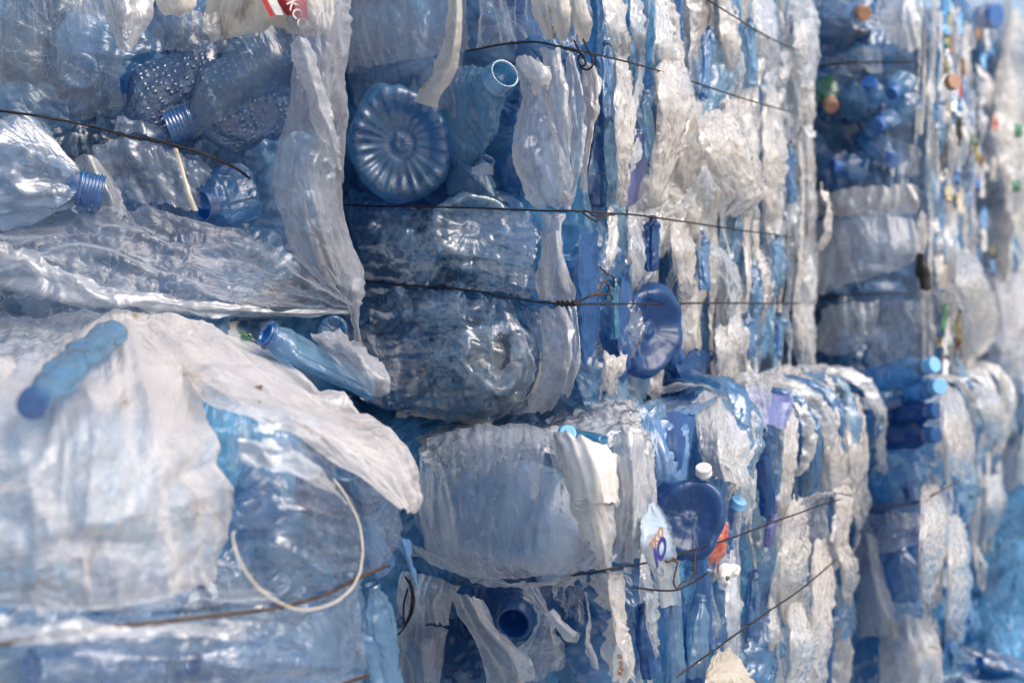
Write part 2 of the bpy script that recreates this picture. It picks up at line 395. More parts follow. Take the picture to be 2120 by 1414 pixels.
def m_plain(name, col, rough=.4, metal=0.0, bump=0.0, vary=.15, spec=.5, nscale=60, col2=None):
    t = NT(name); ob = t.n('ShaderNodeTexCoord').outputs['Object']
    b = t.n('ShaderNodeBsdfPrincipled')
    f = t.noise(ob, nscale, 4, .6)
    t.l(t.mixc(t.ramp(f, .35, .65), col, col2 or tuple(max(0, x * (1 - vary * 2)) for x in col)), b.inputs['Base Color'])
    b.inputs['Roughness'].default_value = rough; b.inputs['Metallic'].default_value = metal; b.inputs['Specular IOR Level'].default_value = spec
    if bump: t.l(t.bump(t.noise(ob, nscale * 3, 5), bump, .002), b.inputs['Normal'])
    t.l(b.outputs[0], t.out.inputs[0]); return t.m

def text(name, body, face_n, pos, up, size, mat, parent, org, shear=0.0, bold=0.0):
    cu = bpy.data.curves.new(name, 'FONT'); cu.body = body; cu.size = size; cu.shear = shear; cu.offset = bold; cu.align_x = 'CENTER'; cu.align_y = 'CENTER'; cu.extrude = .0003
    cu.materials.append(mat); o = bpy.data.objects.new(name, cu); COL.objects.link(o)
    n = unit(face_n); y = unit(np.asarray(up) - n * np.dot(up, n)); x = np.cross(y, n); p = np.asarray(pos) - org
    bpy.context.view_layer.update(); me = bpy.data.meshes.new_from_object(o); bpy.data.objects.remove(o)
    o = bpy.data.objects.new(name, me); COL.objects.link(o)
    o.parent = parent
    o.matrix_local = Matrix(((x[0], y[0], n[0], p[0]), (x[1], y[1], n[1], p[1]), (x[2], y[2], n[2], p[2]), (0, 0, 0, 1)))
    return o
EXPO = 0.65
# ================================================================== materials
M = {}
M['white'] = m_film('film_white', (.83, .80, .77), .44, 1.0, .25, .60, .28, .85, .14)
M['sheet'] = m_film('film_sheet', (.86, .80, .765), .42, 1.0, .36, .32, .35, .85, .34, (.36, .22, .10))
M['warm'] = m_film('film_warm', (.81, .735, .66), .44, 1.0, .27, .60, .26, .85, .22)
M['milky'] = m_film('film_milky', (.78, .79, .81), .30, .95, .28, .65, .35, .85, .10)
M['haze'] = m_film('film_haze', (.68, .73, .81), .12, .78, .32, .30, .4, .8, .06)
M['clear'] = m_film('film_clear', (.66, .77, .92), .02, .34, .16, .55, .4, .7, .04)
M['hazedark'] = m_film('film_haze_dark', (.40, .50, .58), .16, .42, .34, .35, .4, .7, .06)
M['veil'] = m_film('film_veil', (.54, .55, .60), .40, .92, .36, .32, .45, .85, .12)
M['taut'] = m_film('film_taut', (.72, .77, .86), .14, .62, .24, .62, .4, .45, .05, streak=(1, .04, 1))
M['creased'] = m_film('film_creased', (.80, .81, .83), .14, .85, .22, .8, .35, .7, .08, streak=(1, .06, 1))
M['grey'] = m_film('film_grey', (.60, .61, .65), .42, 1.0, .36, .38, .45, .8, .10)
M['dirty'] = m_film('film_dirty', (.70, .65, .58), .85, 1.0, .5, .2, .3, .6, .5)
M['tan'] = m_film('film_tan', (.72, .62, .49), .9, 1.0, .45, .3, .3, .5, .3)
M['bluefilm'] = m_film('film_blue', (.14, .35, .68), .66, 1.0, .24, .5, .4, .5, .03)
M['purplefilm'] = m_film('film_purple', (.22, .25, .60), .72, 1.0, .3, .4, .4, .4, .03)
M['opaque'] = m_plain('white_plastic', (.80, .77, .72), .35, vary=.05, bump=.15)
M['pet'] = m_pet('pet_pale_blue', (.60, .79, .95), .40, (.29, .54, .77), .10, .5, (.22, .46, .80), gloss=.55)
M['petclear'] = m_pet('pet_clear', (.82, .90, .98), .32, (.58, .70, .86), .10, .5, (.42, .62, .88), gloss=.75)
M['petblue'] = m_pet('pet_blue', (.38, .65, .92), .45, (.11, .36, .64), .12, .6, (.12, .32, .66), gloss=.8)
M['petdeep'] = m_pet('pet_deep_blue', (.18, .38, .74), .52, (.03, .14, .35), .18, .25, (.04, .18, .46), gloss=.28)
M['petend'] = m_pet('pet_end_blue', (.70, .87, .98), .28, (.31, .60, .86), .09, .38, (.28, .54, .86), gloss=1.15, sc=.8)
M['wrap'] = m_film('film_clear_wrap', (.66, .80, .96), .0, .16, .12, .62, .4, .38, .03, sc=.7)
M['crust'] = m_film('dirt_crust', (.10, .10, .085), .55, .9, .6, .1, .2, .6, .3, (.03, .025, .02))
M['petteal'] = m_pet('pet_teal', (.35, .72, .90), .5, (.06, .34, .54), .12, .3, (.05, .30, .56), gloss=.55)
M['pethob'] = m_pet('pet_dimpled', (.42, .62, .82), .45, (.09, .19, .36), .14, .25, (.10, .26, .48), gloss=.7, hob=.6)
M['petbase'] = m_pet('pet_thick_blue', (.45, .70, .95),   .36, (.17, .45, .76), .13, .35, (.12, .34, .64), gloss=.6, vor=.4)
M['petneck'] = m_pet('pet_neck_blue', (.22, .55, .92), .50, (.015, .26, .62), .10, .05, (.03, .28, .68))
M['petneckc'] = m_pet('pet_neck_cyan', (.66, .90, 1.0), .34, (.20, .56, .92), .06, .03, (.12, .48, .88))
M['petpanel'] = m_pet('pet_flat_panel', (.20, .42, .80), .85, (.04, .13, .33), .4, .25, (.08, .20, .48), gloss=.14)
M['bluepanel'] = m_plain('blue_panel', (.055, .17, .47), .55, vary=.12, spec=.25, nscale=14)
M['petjug'] = m_pet('pet_pale_jug', (.6, .75, .92), .95, (.34, .50, .74), .22, .15, (.28, .46, .74), gloss=.7)
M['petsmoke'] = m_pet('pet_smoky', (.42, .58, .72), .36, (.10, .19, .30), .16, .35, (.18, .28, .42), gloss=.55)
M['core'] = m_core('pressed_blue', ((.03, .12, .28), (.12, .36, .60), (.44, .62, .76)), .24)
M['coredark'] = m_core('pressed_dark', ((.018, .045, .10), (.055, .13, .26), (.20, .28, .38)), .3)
M['corepale'] = m_core('pressed_pale', ((.07, .14, .26), (.30, .38, .50), (.58, .58, .58)), .35)
M['wire'] = m_plain('black_wire', (.018, .016, .016), .5, .6, col2=(.05, .03, .022))
M['rust'] = m_plain('rusty_wire', (.11, .055, .03), .6, .4, col2=(.05, .03, .02))
M['rustlight'] = m_plain('rust_streaked_wire', (.16, .10, .07), .6, .3, col2=(.30, .15, .06))
M['capblue'] = m_plain('blue_cap', (.04, .16, .46), .3, vary=.1)
M['caplight'] = m_plain('light_blue_cap', (.20, .50, .86), .35, vary=.03)
M['capwhite'] = m_plain('white_cap', (.72, .70, .68), .4, vary=.04)
M['caporange'] = m_plain('orange_cap', (.44, .23, .14), .4, vary=.08)
M['green'] = m_pet('pet_green', (.20, .55, .22), .7, (.05, .24, .06), .15, .3, (.05, .3, .06))
M['greenopaque'] = m_plain('green_plastic', (.08, .25, .12), .4)
M['red'] = m_plain('red_print', (.52, .025, .03), .35, vary=.1)
M['redstrip'] = m_plain('red_wrapper', (.36, .03, .025), .4, col2=(.55, .22, .15), nscale=60)
M['yellow'] = m_plain('yellow_plastic', (.56, .45, .18), .4)
M['black'] = m_plain('black_plastic', (.012, .012, .014), .5)
M['brown'] = m_plain('brown_cardboard', (.34, .20, .11), .8, col2=(.20, .11, .06), nscale=25)
M['strap'] = m_plain('cream_strap', (.72, .64, .50), .45, vary=.05)
M['navy'] = m_plain('navy_print', (.02, .02, .20), .5, vary=0)
M['orangeprint'] = m_plain('orange_print', (.42, .15, .035), .5, vary=0)
M['whiteprint'] = m_plain('white_print', (.75, .68, .64), .5, vary=0)
M['ground'] = m_plain('concrete', (.45, .435, .41), .9, bump=.3, nscale=4)

# ================================================================== the places of the bales
U = lambda deg: (math.sin(math.radians(deg)), math.cos(math.radians(deg)))
uB = U(32.7); eB = (-uB[1], uB[0]); nB = (uB[1], -uB[0])
cB, cC = (.104, 2.18), (.167, 2.05)
Bs = Face(cB, uB, nB); Be = Face(cB, (uB[1], -uB[0]), (-uB[0], -uB[1]))
Cs = Face(cC, uB, nB); Ce = Face(cC, (uB[1], -uB[0]), (-uB[0], -uB[1]))
uE = U(25); cE = (.86, 3.017); Es = Face(cE, uE, (uE[1], -uE[0])); Ee = Face(cE, (uE[1], -uE[0]), (-uE[0], -uE[1]))
uH = U(28); cH = (.837, 2.93); Hs = Face(cH, uH, (uH[1], -uH[0])); He = Face(cH, (uH[1], -uH[0]), (-uH[0], -uH[1]))
uF = U(30); pF = W(2068, 300, 3.95); cF = (pF[0], pF[1]); Fs = Face(cF, uF, (uF[1], -uF[0])); Fe = Face(cF, (uF[1], -uF[0]), (-uF[0], -uF[1]))
pG = W(2095, 900, 3.95); cG = (pG[0], pG[1]); Gs = Face(cG, uF, (uF[1], -uF[0])); Ge = Face(cG, (uF[1], -uF[0]), (-uF[0], -uF[1]))
def front(px0, d0, px1, d1):
    a, b = W(px0, 628, d0)[:2], W(px1, 628, d1)[:2]; d = unit(np.array([b[0] - a[0], b[1] - a[1]])); n = np.array([d[1], -d[0]])
    return Face(b, d, n), b, -d
Af, cA, aA = front(0, 2.10, 735, 2.20)
Df, cD, aD = front(0, 1.50, 840, 1.93)
perp = lambda f: (-f.n[0], -f.n[1])

Z1 = .82
baleB = bale(cB, uB, eB, .98, .85, Z1, 1.66, M['core'], 3, 'upper bale with a big round bottle base on its end, wires round it')
baleC = bale(cC, uB, eB, 1.0, .85, .02, Z1, M['core'], 5, 'lower bale under the round bottle base, clear film swollen over its end')
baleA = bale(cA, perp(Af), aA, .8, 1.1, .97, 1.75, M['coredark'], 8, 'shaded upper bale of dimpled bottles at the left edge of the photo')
baleD = bale(cD, perp(Df), aD, .5, 1.15, .02, .90, M['core'], 12, 'nearest lower bale, under the wide white sheet with the white strap')
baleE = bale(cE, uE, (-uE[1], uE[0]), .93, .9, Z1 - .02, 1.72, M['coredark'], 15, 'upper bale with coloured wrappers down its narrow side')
baleH = bale(cH, uH, (-uH[1], uH[0]), .95, .85, .02, Z1 - .02, M['core'], 18, 'lower bale with blue capped bottle necks sticking out near its top')
baleF = bale(cF, uF, (-uF[1], uF[0]), .9, .8, .84, 1.86, M['corepale'], 21, 'pale blurred upper bale beside the white sky corner')
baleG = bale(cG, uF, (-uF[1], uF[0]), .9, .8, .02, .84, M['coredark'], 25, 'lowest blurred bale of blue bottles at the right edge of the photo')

rnd = random.Random(5)
def fill_side(root, face, t0, t1, z0, z1, n, mats, pinch, seed, wmin=.012, wmax=.030, bulge=.28, off=.0, res=.0042):
    r = random.Random(seed)
    for i in range(n):
        t = t0 + (t1 - t0) * (i + r.uniform(0, 1)) / n; hw = wmin + (wmax - wmin) * r.random() ** 1.6
        full = r.random() < .4; H = z1 - z0
        za = z1 if full or r.random() < .25 else z1 - H * r.uniform(.05, .6); zb = z0 if full or r.random() < .25 else max(z0, za - H * r.uniform(.25, .7))
        k = max(5, int((za - zb) / .05)); rows = []; o0 = r.uniform(-.02, .02); lean = r.uniform(-.05, .05); ph = [r.uniform(0, 9) for _ in range(4)]; skew = r.uniform(-1, 1); ps = r.uniform(.3, 1)
        for j in range(k + 1):
            z = za + (zb - za) * j / k; pz = min([abs(z - q(t) + .01 * math.sin(ph[3])) for q in pinch] or [1]); pf = 1 - ps * (1 - min(1, .4 + pz / .06))
            m = hw * (.55 + .35 * math.sin(z * 23 + ph[0]) ** 2 + .5 * r.random()) * (.6 + .4 * pf)
            if j == k and zb > z0 + .02: m *= .3
            if j == 0 and za < z1 - .02: m *= .4
            tt = t + lean * (j / k - .5) + .010 * math.sin(z * 17 + ph[1]) + r.uniform(-.004, .004); tw = skew * math.sin(z * 9 + ph[2])
            rows.append([face.sp(tt + c * m, z, off + o0 + tw * c * m + bulge * m * math.sqrt(max(0, 1 - c * c)) * (1.2 if abs(c) < .5 else 1) - (.014 * (1 - pf))) for c in np.linspace(-1, 1, 7)])
        mt = M[r.choices([m[0] for m in mats], [m[1] for m in mats])[0]]
        part(root, sheet, 'film_fold', rows, mt, seed * 100 + i, res=res, fold=(r.uniform(.006, .014), r.uniform(.003, .006)), crum=(.04, .005), fine=.003, rag=(.0025, .0025, .015, .02), nmax=170)
def fill_end(root, face, x0, x1, y0, y1, n, mats, seed, size=(60, 120), off=(-.03, .005), crum=(.045, .013), res=.0042):
    r = random.Random(seed)
    for i in range(n):
        cx, cy = r.uniform(x0, x1), r.uniform(y0, y1); a, b = r.uniform(*size), r.uniform(*size); th = r.uniform(0, math.pi); o = r.uniform(*off)
        rows = [[(cx + x * a * math.cos(th) - y * b * math.sin(th), cy + x * a * math.sin(th) + y * b * math.cos(th), o - .025 * (x * x + y * y)) for x in (-1, -.4, .4, 1)] for y in (-1, -.4, .4, 1)]
        mt = M[r.choices([m[0] for m in mats], [m[1] for m in mats])[0]]
        part(root, sheet, 'crushed_layer', grid(face, rows), mt, seed * 50 + i, res=res, fold=(.04, .008), crum=crum, fine=.003, rag=(.012,) * 4, nmax=150)
def pb(face, name, label, p0, p1, Rpx, mat, seed, neckpx=14, **kw):
    """bottle from base pixel p0 to neck pixel p1 (px,py,off)"""
    s = face.scale(p1[0], p1[1]); kw.setdefault('flat', face.n)
    if 'neck_hpx' in kw: kw['neck_h'] = kw.pop('neck_hpx') * s
    else: kw.setdefault('neck_h', neckpx * s * 1.5)
    return bottle(name, label, face.at(*p0), face.at(*p1), Rpx * s, mat, seed, neck=neckpx * s, **kw)
def wires(root, face, paths, mat, r=.0016, **kw):
    for p in paths: part(root, wire, 'baling_wire', [[face[k].at(*q) if isinstance(face, list) else face.at(*q) for k, q in [(x[3] if len(x) > 3 else 0, x[:3]) for x in p]]], mat, r=r, **kw)

# ================================================================== bale B: end
fill_end(baleB, Be, 760, 1120, 0, 850, 26, [('pet', 4), ('petblue', 6), ('petdeep', 1)], 31)
pb(Be, 'water_bottle', 'big round blue bottle base with rayed centre facing out of the bale end', (828, 298, .095), (850, 290, -.16), 110, M['petbase'], 4, neckpx=20, lobes=22, base_detail=1.6, oval=.05, crum=.25, flat=(0, 0, 1), ff=1.0, n=120, m=110)
pb(Be, 'water_bottle', 'clear ribbed bottle with open pale blue threaded neck beside a knotted white film', (905, 300, -.01), (1046, 152, .085), 92, M['pet'], 9, neckpx=30, neck_hpx=34, neckmat=M['petneckc'], ribs=(16, .0022), crum=.3, ff=.35, shoulder=.42, gather=.12)
pb(Be, 'water_bottle', 'crushed pale bottle under the round base, square label scrap on its side', (960, 420, .0), (1010, 330, .02), 62, M['pet'], 14, neckpx=16, ff=.4, crum=.4)
pb(Be, 'water_bottle', 'blue bottle base with small ringed centre just below the middle wire', (978, 472, .075), (930, 484, -.12), 84, M['petend'], 19, neckpx=20, lobes=14, base_detail=1.4, crum=.45, flat=(0, 0, 1), ff=.85, n=110)
pb(Be, 'water_bottle', 'flattened clear bottle crossing below the middle wire at the left of the bale end', (760, 520, .01), (930, 540, .03), 66, M['petend'], 23, neckpx=16, ff=.35, crum=.5, gather=.2)
pb(Be, 'water_bottle', 'squashed blue bottle standing under the lowest wire beside torn grey film', (800, 840, .0), (800, 610, .02), 62, M['petblue'], 27, neckpx=18, ff=.4, crum=.45, ribs=(9, .0015))
pb(Be, 'water_bottle', 'crumpled clear bottle round a dark dirty hollow near the bale end bottom', (1030, 735, .10), (900, 760, -.06), 80, M['petend'], 33, neckpx=18, crum=.75, size=.035, flat=(0, 0, 1), ff=.9, lobes=7)
pb(Be, 'water_bottle', 'blue crushed bottle behind the dirty hollow, lying sideways', (1010, 660, .02), (850, 700, .02), 60, M['petblue'], 37, neckpx=16, ff=.35, crum=.6, gather=.2)
pb(Be, 'water_bottle', 'lowest squashed clear bottle above the rusty brown sheet edge', (1020, 830, .02), (830, 800, .0), 56, M['petend'], 41, neckpx=16, ff=.35, crum=.6)
for i, (p0, p1, R, mt, ln_, lab) in enumerate([
    ((1090, 560, .05), (960, 555, .07), 44, 'petend', 1, 'crumpled pale bottle lying just above the lowest wire at the bale end corner'),
    ((900, 560, .06), (770, 470, .06), 46, 'petend', 1, 'twisted pale bottle slanting between the middle and lowest wires'),
    ((745, 460, .03), (860, 455, .05), 40, 'petblue', 1, 'dull blue bottle pressed against the middle wire on the left'),
    ((1080, 470, .05), (1060, 590, .06), 40, 'petend', 1, 'narrow clear bottle standing right of the small ringed base'),
    ((960, 640, .07), (840, 655, .08), 42, 'petend', 1, 'pale bottle lying right below the lowest wire'),
    ((870, 700, .08), (790, 790, .06), 48, 'petblue', 1, 'blue bottle pointing down left beside the dirty hollow'),
    ((1000, 800, .07), (870, 838, .05), 46, 'petend', 1, 'pale bottle lying along the rounded foot of the bale end'),
    ((1060, 700, .07), (1062, 830, .05), 38, 'petend', 1, 'crushed bottle curving down beside the bent corner films'),
    ((900, 770, .09), (960, 690, .11), 36, 'petclear', 0, 'glinting clear bottle scrap left of the dirty hollow'),
    ((840, 620, .07), (770, 690, .06), 40, 'petend', 0, 'pale bottle tucked behind the torn grey thread of film')]):
    pb(Be, 'water_bottle', lab, p0, p1, R, M[mt], 4600 + i, neckpx=15, crum=.36, size=.045, ff=.4, gather=.25, ribs=(8, .0010), n=96, m=110, shoulder=.35)
for i, (rows, lab) in enumerate([
    ([[(722, 428, .05), (830, 430, .10), (960, 434, .11), (1108, 440, .09)], [(735, 505, .07), (840, 505, .13), (970, 510, .135), (1110, 520, .10)], [(748, 582, .05), (850, 590, .10), (970, 602, .11), (1112, 620, .09)]], 'crinkled clear wrap between the middle wire and the lowest wire'),
    ([[(755, 590, .05), (850, 594, .10), (970, 606, .11), (1060, 620, .09)], [(760, 700, .07), (850, 700, .14), (970, 705, .15), (1090, 715, .10)], [(790, 800, .06), (860, 800, .13), (970, 805, .13), (1075, 800, .09)], [(830, 855, .02), (890, 862, .06), (970, 872, .06), (1040, 866, .03)]], 'clear wrap rounded under the foot of the bale end')]):
    sheet('clear_wrap', [list(q) for q in zip(*grid(Be, rows))], M['wrap'], 46 + i, lab, 'clear wrap', fold=(.035, .009), crum=(.06, .013), fine=.0015, nmax=280)
dh = thing('dirt_hollow', Be.at(1038, 722, .13), 'dark dirty hollow crusted in a crumpled bottle near the bale end bottom', 'dirt')
part(dh, sheet, 'crust', grid(Be, [[(1020, 690, .125), (1036, 686, .13), (1052, 694, .125)], [(1016, 722, .12), (1036, 722, .115), (1062, 726, .125)], [(1022, 762, .125), (1038, 768, .12), (1056, 756, .125)]]), M['crust'], 4650, fold=None, crum=(.015, .006), rag=(.008,) * 4, res=.002)
sheet('plastic_film', grid(Be, [[(690, -70, .02), (820, -70, .05), (960, -70, .06)], [(700, 60, .03), (820, 60, .06), (970, 50, .07)], [(720, 150, .03), (830, 130, .06), (975, 105, .05)]]), M['grey'], 51, 'grey dusty film across the top of the end with the round bottle base', fold=(.05, .006))
sheet('plastic_film', grid(Be, [[(720, 130, .03), (800, 110, .07), (900, 95, .08), (960, 100, .06)], [(725, 170, .03), (800, 165, .08), (900, 160, .08), (960, 170, .06)], [(735, 225, .02), (800, 230, .07), (900, 240, .07), (980, 260, .05)]]), M['clear'], 53, 'clear wrinkled film stretched just above the round blue bottle base', fold=(.03, .006))
sheet('plastic_strip', grid(Be, [[(926, -30, .11), (942, -30, .115), (957, -30, .11)], [(925, 50, .11), (942, 50, .12), (958, 50, .11)], [(915, 105, .11), (935, 105, .125), (956, 100, .11)], [(890, 155, .11), (915, 155, .12), (945, 150, .11)], [(862, 200, .10), (885, 205, .115), (915, 200, .11)], [(860, 222, .10), (882, 228, .11), (905, 225, .11)]]), M['dirty'], 55, 'dirty white torn strip hanging down beside the open pale blue neck', fold=(.012, .003), crum=(.02, .003), rag=(.002, .003, 0, .012))
part(baleB, sheet, 'label_scrap', grid(Be, [[(975, 338, .05), (1024, 336, .05)], [(975, 362, .05), (1022, 364, .05)]]), M['milky'], 57, fold=None, crum=(.02, .002))
part(baleB, sheet, 'bottom_edge', grid(Be, [[(815, 850, .03), (890, 846, .06), (980, 862, .06), (1010, 868, .04)], [(825, 866, .02), (890, 868, .05), (980, 882, .05), (1030, 886, .04)]]), M['tan'], 58, fold=(.01, .003), crum=(.02, .003))
# corner films, layered like bent cards round the edge of the bale
def corner_strip(name, label, line, mat, seed, bulge=.5, parent=None, **kw):
    kw = dict(dict(fold=(.02, .006), crum=(.04, .006), rag=(.004, .004, .01, .015)), **kw)
    if parent is not None: return part(parent, sheet, name, strip_ctrl(Be, line, bulge), mat, seed, **kw)
    return sheet(name, strip_ctrl(Be, line, bulge), mat, seed, label, 'plastic film', **kw)
corner_strip('plastic_film', 'knotted white film sleeve hanging beside the open pale blue neck', [(1092, 118, 22, .09), (1098, 150, 34, .11), (1108, 190, 26, .11), (1110, 260, 40, .09), (1120, 330, 55, .09), (1135, 400, 52, .09), (1150, 436, 36, .08)], M['milky'], 61, .7)
corner_strip('plastic_film', 'small dirty white wad at the top of the knotted sleeve', [(1090, 112, 14, .13), (1100, 140, 30, .14), (1115, 170, 26, .14), (1120, 198, 12, .13)], M['white'], 62, .9, crum=(.02, .008))
corner_strip('plastic_film', 'pale film fold between the knotted sleeve and the wire loop', [(1140, 92, 18, .08), (1150, 180, 26, .10), (1160, 280, 24, .10), (1168, 360, 20, .10), (1170, 425, 16, .08)], M['white'], 63, .8)
corner_strip('plastic_film', 'thin curved milky fold hanging under the hooked wire loop', [(1178, 105, 14, .07), (1192, 200, 22, .09), (1194, 300, 16, .10), (1186, 380, 14, .10), (1170, 430, 10, .08)], M['milky'], 64, .8)
corner_strip('plastic_film', 'torn warm white fold right of the hooked wire loop', [(1212, 120, 16, .05), (1226, 180, 22, .07), (1222, 250, 14, .08), (1212, 330, 10, .08), (1206, 400, 7, .07)], M['warm'], 65, .8)
sheet('plastic_film', grid(Be, [[(985, -40, .05), (1040, -40, .09), (1110, -40, .11), (1170, -40, .10), (1225, -40, .06)], [(985, 40, .06), (1045, 30, .10), (1110, 30, .12), (1170, 30, .11), (1222, 30, .06)], [(975, 108, .05), (1050, 92, .09), (1115, 84, .10), (1170, 90, .09), (1210, 100, .05)]]), M['haze'], 66, 'clear dusty film bulging above the hooked wire loop', fold=(.03, .01))
for i, ln in enumerate([[(1115, -30, 22, .12), (1122, 20, 20, .13), (1135, 60, 14, .12), (1142, 92, 8, .10)], [(1150, -30, 22, .12), (1158, 20, 22, .13), (1168, 60, 14, .12), (1165, 95, 10, .10)], [(1190, -30, 20, .10), (1198, 20, 20, .11), (1205, 60, 16, .10), (1208, 95, 9, .08)]]):
    corner_strip('film_fold', None, ln, M['dirty'], 67 + i, .9, parent=baleB)
corner_strip('film_fold', None, [(1150, 440, 26, .05), (1146, 470, 20, .07), (1140, 520, 24, .08), (1130, 580, 22, .08), (1128, 622, 18, .06)], M['grey'], 71, .8, parent=baleB)
sheet('plastic_film', grid(Be, [[(1140, 478, .09), (1152, 470, .1), (1160, 480, .09)], [(1125, 530, .09), (1150, 530, .11), (1172, 540, .09)], [(1112, 585, .08), (1150, 590, .11), (1190, 590, .08)], [(1110, 622, .06), (1150, 628, .09), (1194, 622, .06)]]), M['grey'], 72, 'pointed grey film flap tied down by the lowest wire at the bale corner', fold=(.02, .006))
for i, (ln, mt) in enumerate([([(1045, 640, 10, .06), (1075, 700, 22, .08), (1085, 760, 26, .08), (1060, 820, 30, .07), (1020, 862, 26, .05)], 'milky'), ([(1090, 632, 16, .07), (1110, 700, 18, .09), (1112, 760, 18, .09), (1090, 820, 22, .08), (1050, 866, 20, .05)], 'clear'), ([(1140, 632, 30, .07), (1155, 690, 36, .10), (1152, 750, 36, .10), (1130, 810, 34, .09), (1105, 858, 26, .06)], 'milky'), ([(1178, 632, 14, .06), (1190, 700, 14, .08), (1184, 770, 12, .08), (1170, 830, 10, .06)], 'milky')]):
    corner_strip('film_fold', None, ln, M[mt], 73 + i, .6, parent=baleB)
part(baleB, sheet, 'yellow_edge', strip_ctrl(Be, [(1122, 720, 3, .115), (1118, 770, 4, .12), (1096, 815, 5, .11), (1070, 850, 4, .09)], .6), m_film('yellow_edge', (.72, .66, .38), .9, 1), 78, fold=None)
# side of bale B
pinB = [lambda t: 1.372 - 0 * t, lambda t: 1.14, lambda t: 1.0]
zB = lambda y, d=2.3: 1 - (y - 628) / F * d
fill_side(baleB, Bs, .02, .96, .83, 1.62, 46, [('warm', 5), ('white', 3), ('milky', 3), ('petblue', 5), ('pet', 3), ('petpanel', 1), ('haze', 3), ('pet', 2)], [lambda t: 1.41, lambda t: 1.16, lambda t: 1.0], 81, wmin=.012, wmax=.034)
def fill_patch(root, face, t0, t1, z0, z1, n, mats, seed, w=(.015, .05), h=(.05, .13), off=(.02, .055), res=.0045):
    r = random.Random(seed)
    for i in range(n):
        t, z = r.uniform(t0, t1), r.uniform(z0, z1); a, b = r.uniform(*w), r.uniform(*h); th = r.gauss(0, .55); o = r.uniform(*off); sk = [r.uniform(.45, 1.2) for _ in range(4)]; tw = r.uniform(-.5, .5)
        rows = [[face.sp(t + x * a * k * math.cos(th) - y * b * math.sin(th), z + x * a * k * math.sin(th) + y * b * math.cos(th), o + tw * x * a * .6 - .02 * y * y - .012 * x * x) for x in (-1, -.4, .4, 1)] for y, k in zip((1, .4, -.3, -1), sk)]
        mt = M[r.choices([m[0] for m in mats], [m[1] for m in mats])[0]]
        part(root, sheet, 'film_patch', rows, mt, seed * 60 + i, res=res, fold=(.014, .007), crum=(.035, .012), fine=.003, rag=(.012, .012, .02, .03), nmax=150)
fill_patch(baleB, Bs, .04, .97, .84, 1.60, 40, [('warm', 4), ('milky', 7), ('haze', 6), ('petblue', 4), ('pet', 5), ('white', 2), ('clear', 3)], 83, w=(.02, .06), h=(.06, .15))
fill_side(baleB, Bs, .30, .97, .83, 1.62, 16, [('warm', 7), ('white', 3), ('milky', 3), ('haze', 2)], [lambda t: 1.41, lambda t: 1.15, lambda t: 1.0], 82, wmin=.014, wmax=.034, off=.018)
def sstrip(face, label, line, mat, seed, bulge=.7, name='plastic_film', cat='plastic film', parent=None, **kw):
    kw = dict(dict(fold=(.009, .005), crum=(.04, .006), fine=.003, rag=(.006, .006, .02, .03)), **kw)
    q = random.Random(seed); a0, a1 = line[0], line[-1]
    line = [(a0[0] + q.uniform(-6, 6), a0[1] - q.uniform(20, 60), a0[2] * .35, a0[3] - .01)] + list(line) + [(a1[0] + q.uniform(-8, 8), a1[1] + q.uniform(25, 75), a1[2] * .3, a1[3] - .012)] if name == 'film_fold' else line
    c = strip_ctrl(face, line, bulge * .4)
    if parent is not None: return part(parent, sheet, name, c, mat, seed, **kw)
    return sheet(name, c, mat, seed, label, cat, **kw)
for i, (ln, mt) in enumerate([
    ([(1265, -30, 22, .03), (1278, 60, 24, .05), (1290, 120, 16, .03), (1296, 200, 26, .06), (1292, 300, 22, .06), (1290, 380, 14, .05), (1285, 430, 12, .03)], 'warm'),
    ([(1315, -30, 14, .03), (1320, 60, 18, .05), (1330, 130, 8, .02), (1318, 200, 10, .04), (1300, 270, 12, .05)], 'milky'),
    ([(1390, 140, 34, .06), (1398, 200, 40, .08), (1388, 270, 34, .07), (1372, 340, 28, .06), (1360, 410, 20, .05), (1355, 440, 12, .03)], 'warm'),
    ([(1440, 160, 16, .03), (1432, 260, 20, .05), (1425, 340, 22, .06), (1428, 440, 16, .03)], 'warm'),
    ([(1370, 20, 16, .04), (1376, 90, 22, .06), (1380, 140, 20, .05)], 'white'),
    ([(1500, -20, 16, .03), (1510, 80, 20, .06), (1520, 170, 14, .03), (1520, 240, 20, .05)], 'warm'),
    ([(1580, -20, 22, .03), (1590, 70, 26, .06), (1600, 150, 22, .04), (1610, 200, 16, .02)], 'milky'),
    ([(1655, 30, 14, .03), (1662, 80, 18, .05), (1660, 105, 22, .05)], 'white'),
    ([(1600, 240, 24, .04), (1605, 320, 28, .06), (1600, 400, 24, .05), (1598, 480, 18, .03)], 'warm'),
    ([(1545, 250, 18, .03), (1552, 330, 22, .05), (1556, 420, 20, .05), (1556, 476, 14, .02)], 'milky'),
    ([(1270, 440, 16, .03), (1272, 480, 14, .04), (1262, 540, 10, .04)], 'warm'),
    ([(1312, 450, 16, .03), (1320, 500, 20, .05), (1318, 560, 16, .05), (1312, 610, 12, .03)], 'milky'),
    ([(1412, 455, 24, .04), (1415, 520, 26, .06), (1420, 590, 22, .05), (1418, 625, 16, .03)], 'warm'),
    ([(1530, 640, 26, .04), (1532, 700, 30, .06), (1520, 760, 26, .04)], 'white'),
    ([(1500, 690, 22, .05), (1505, 730, 26, .06), (1498, 780, 18, .04)], 'white')]):
    sstrip(Bs, None, ln, M[mt], 300 + i, .8, name='film_fold', parent=baleB)
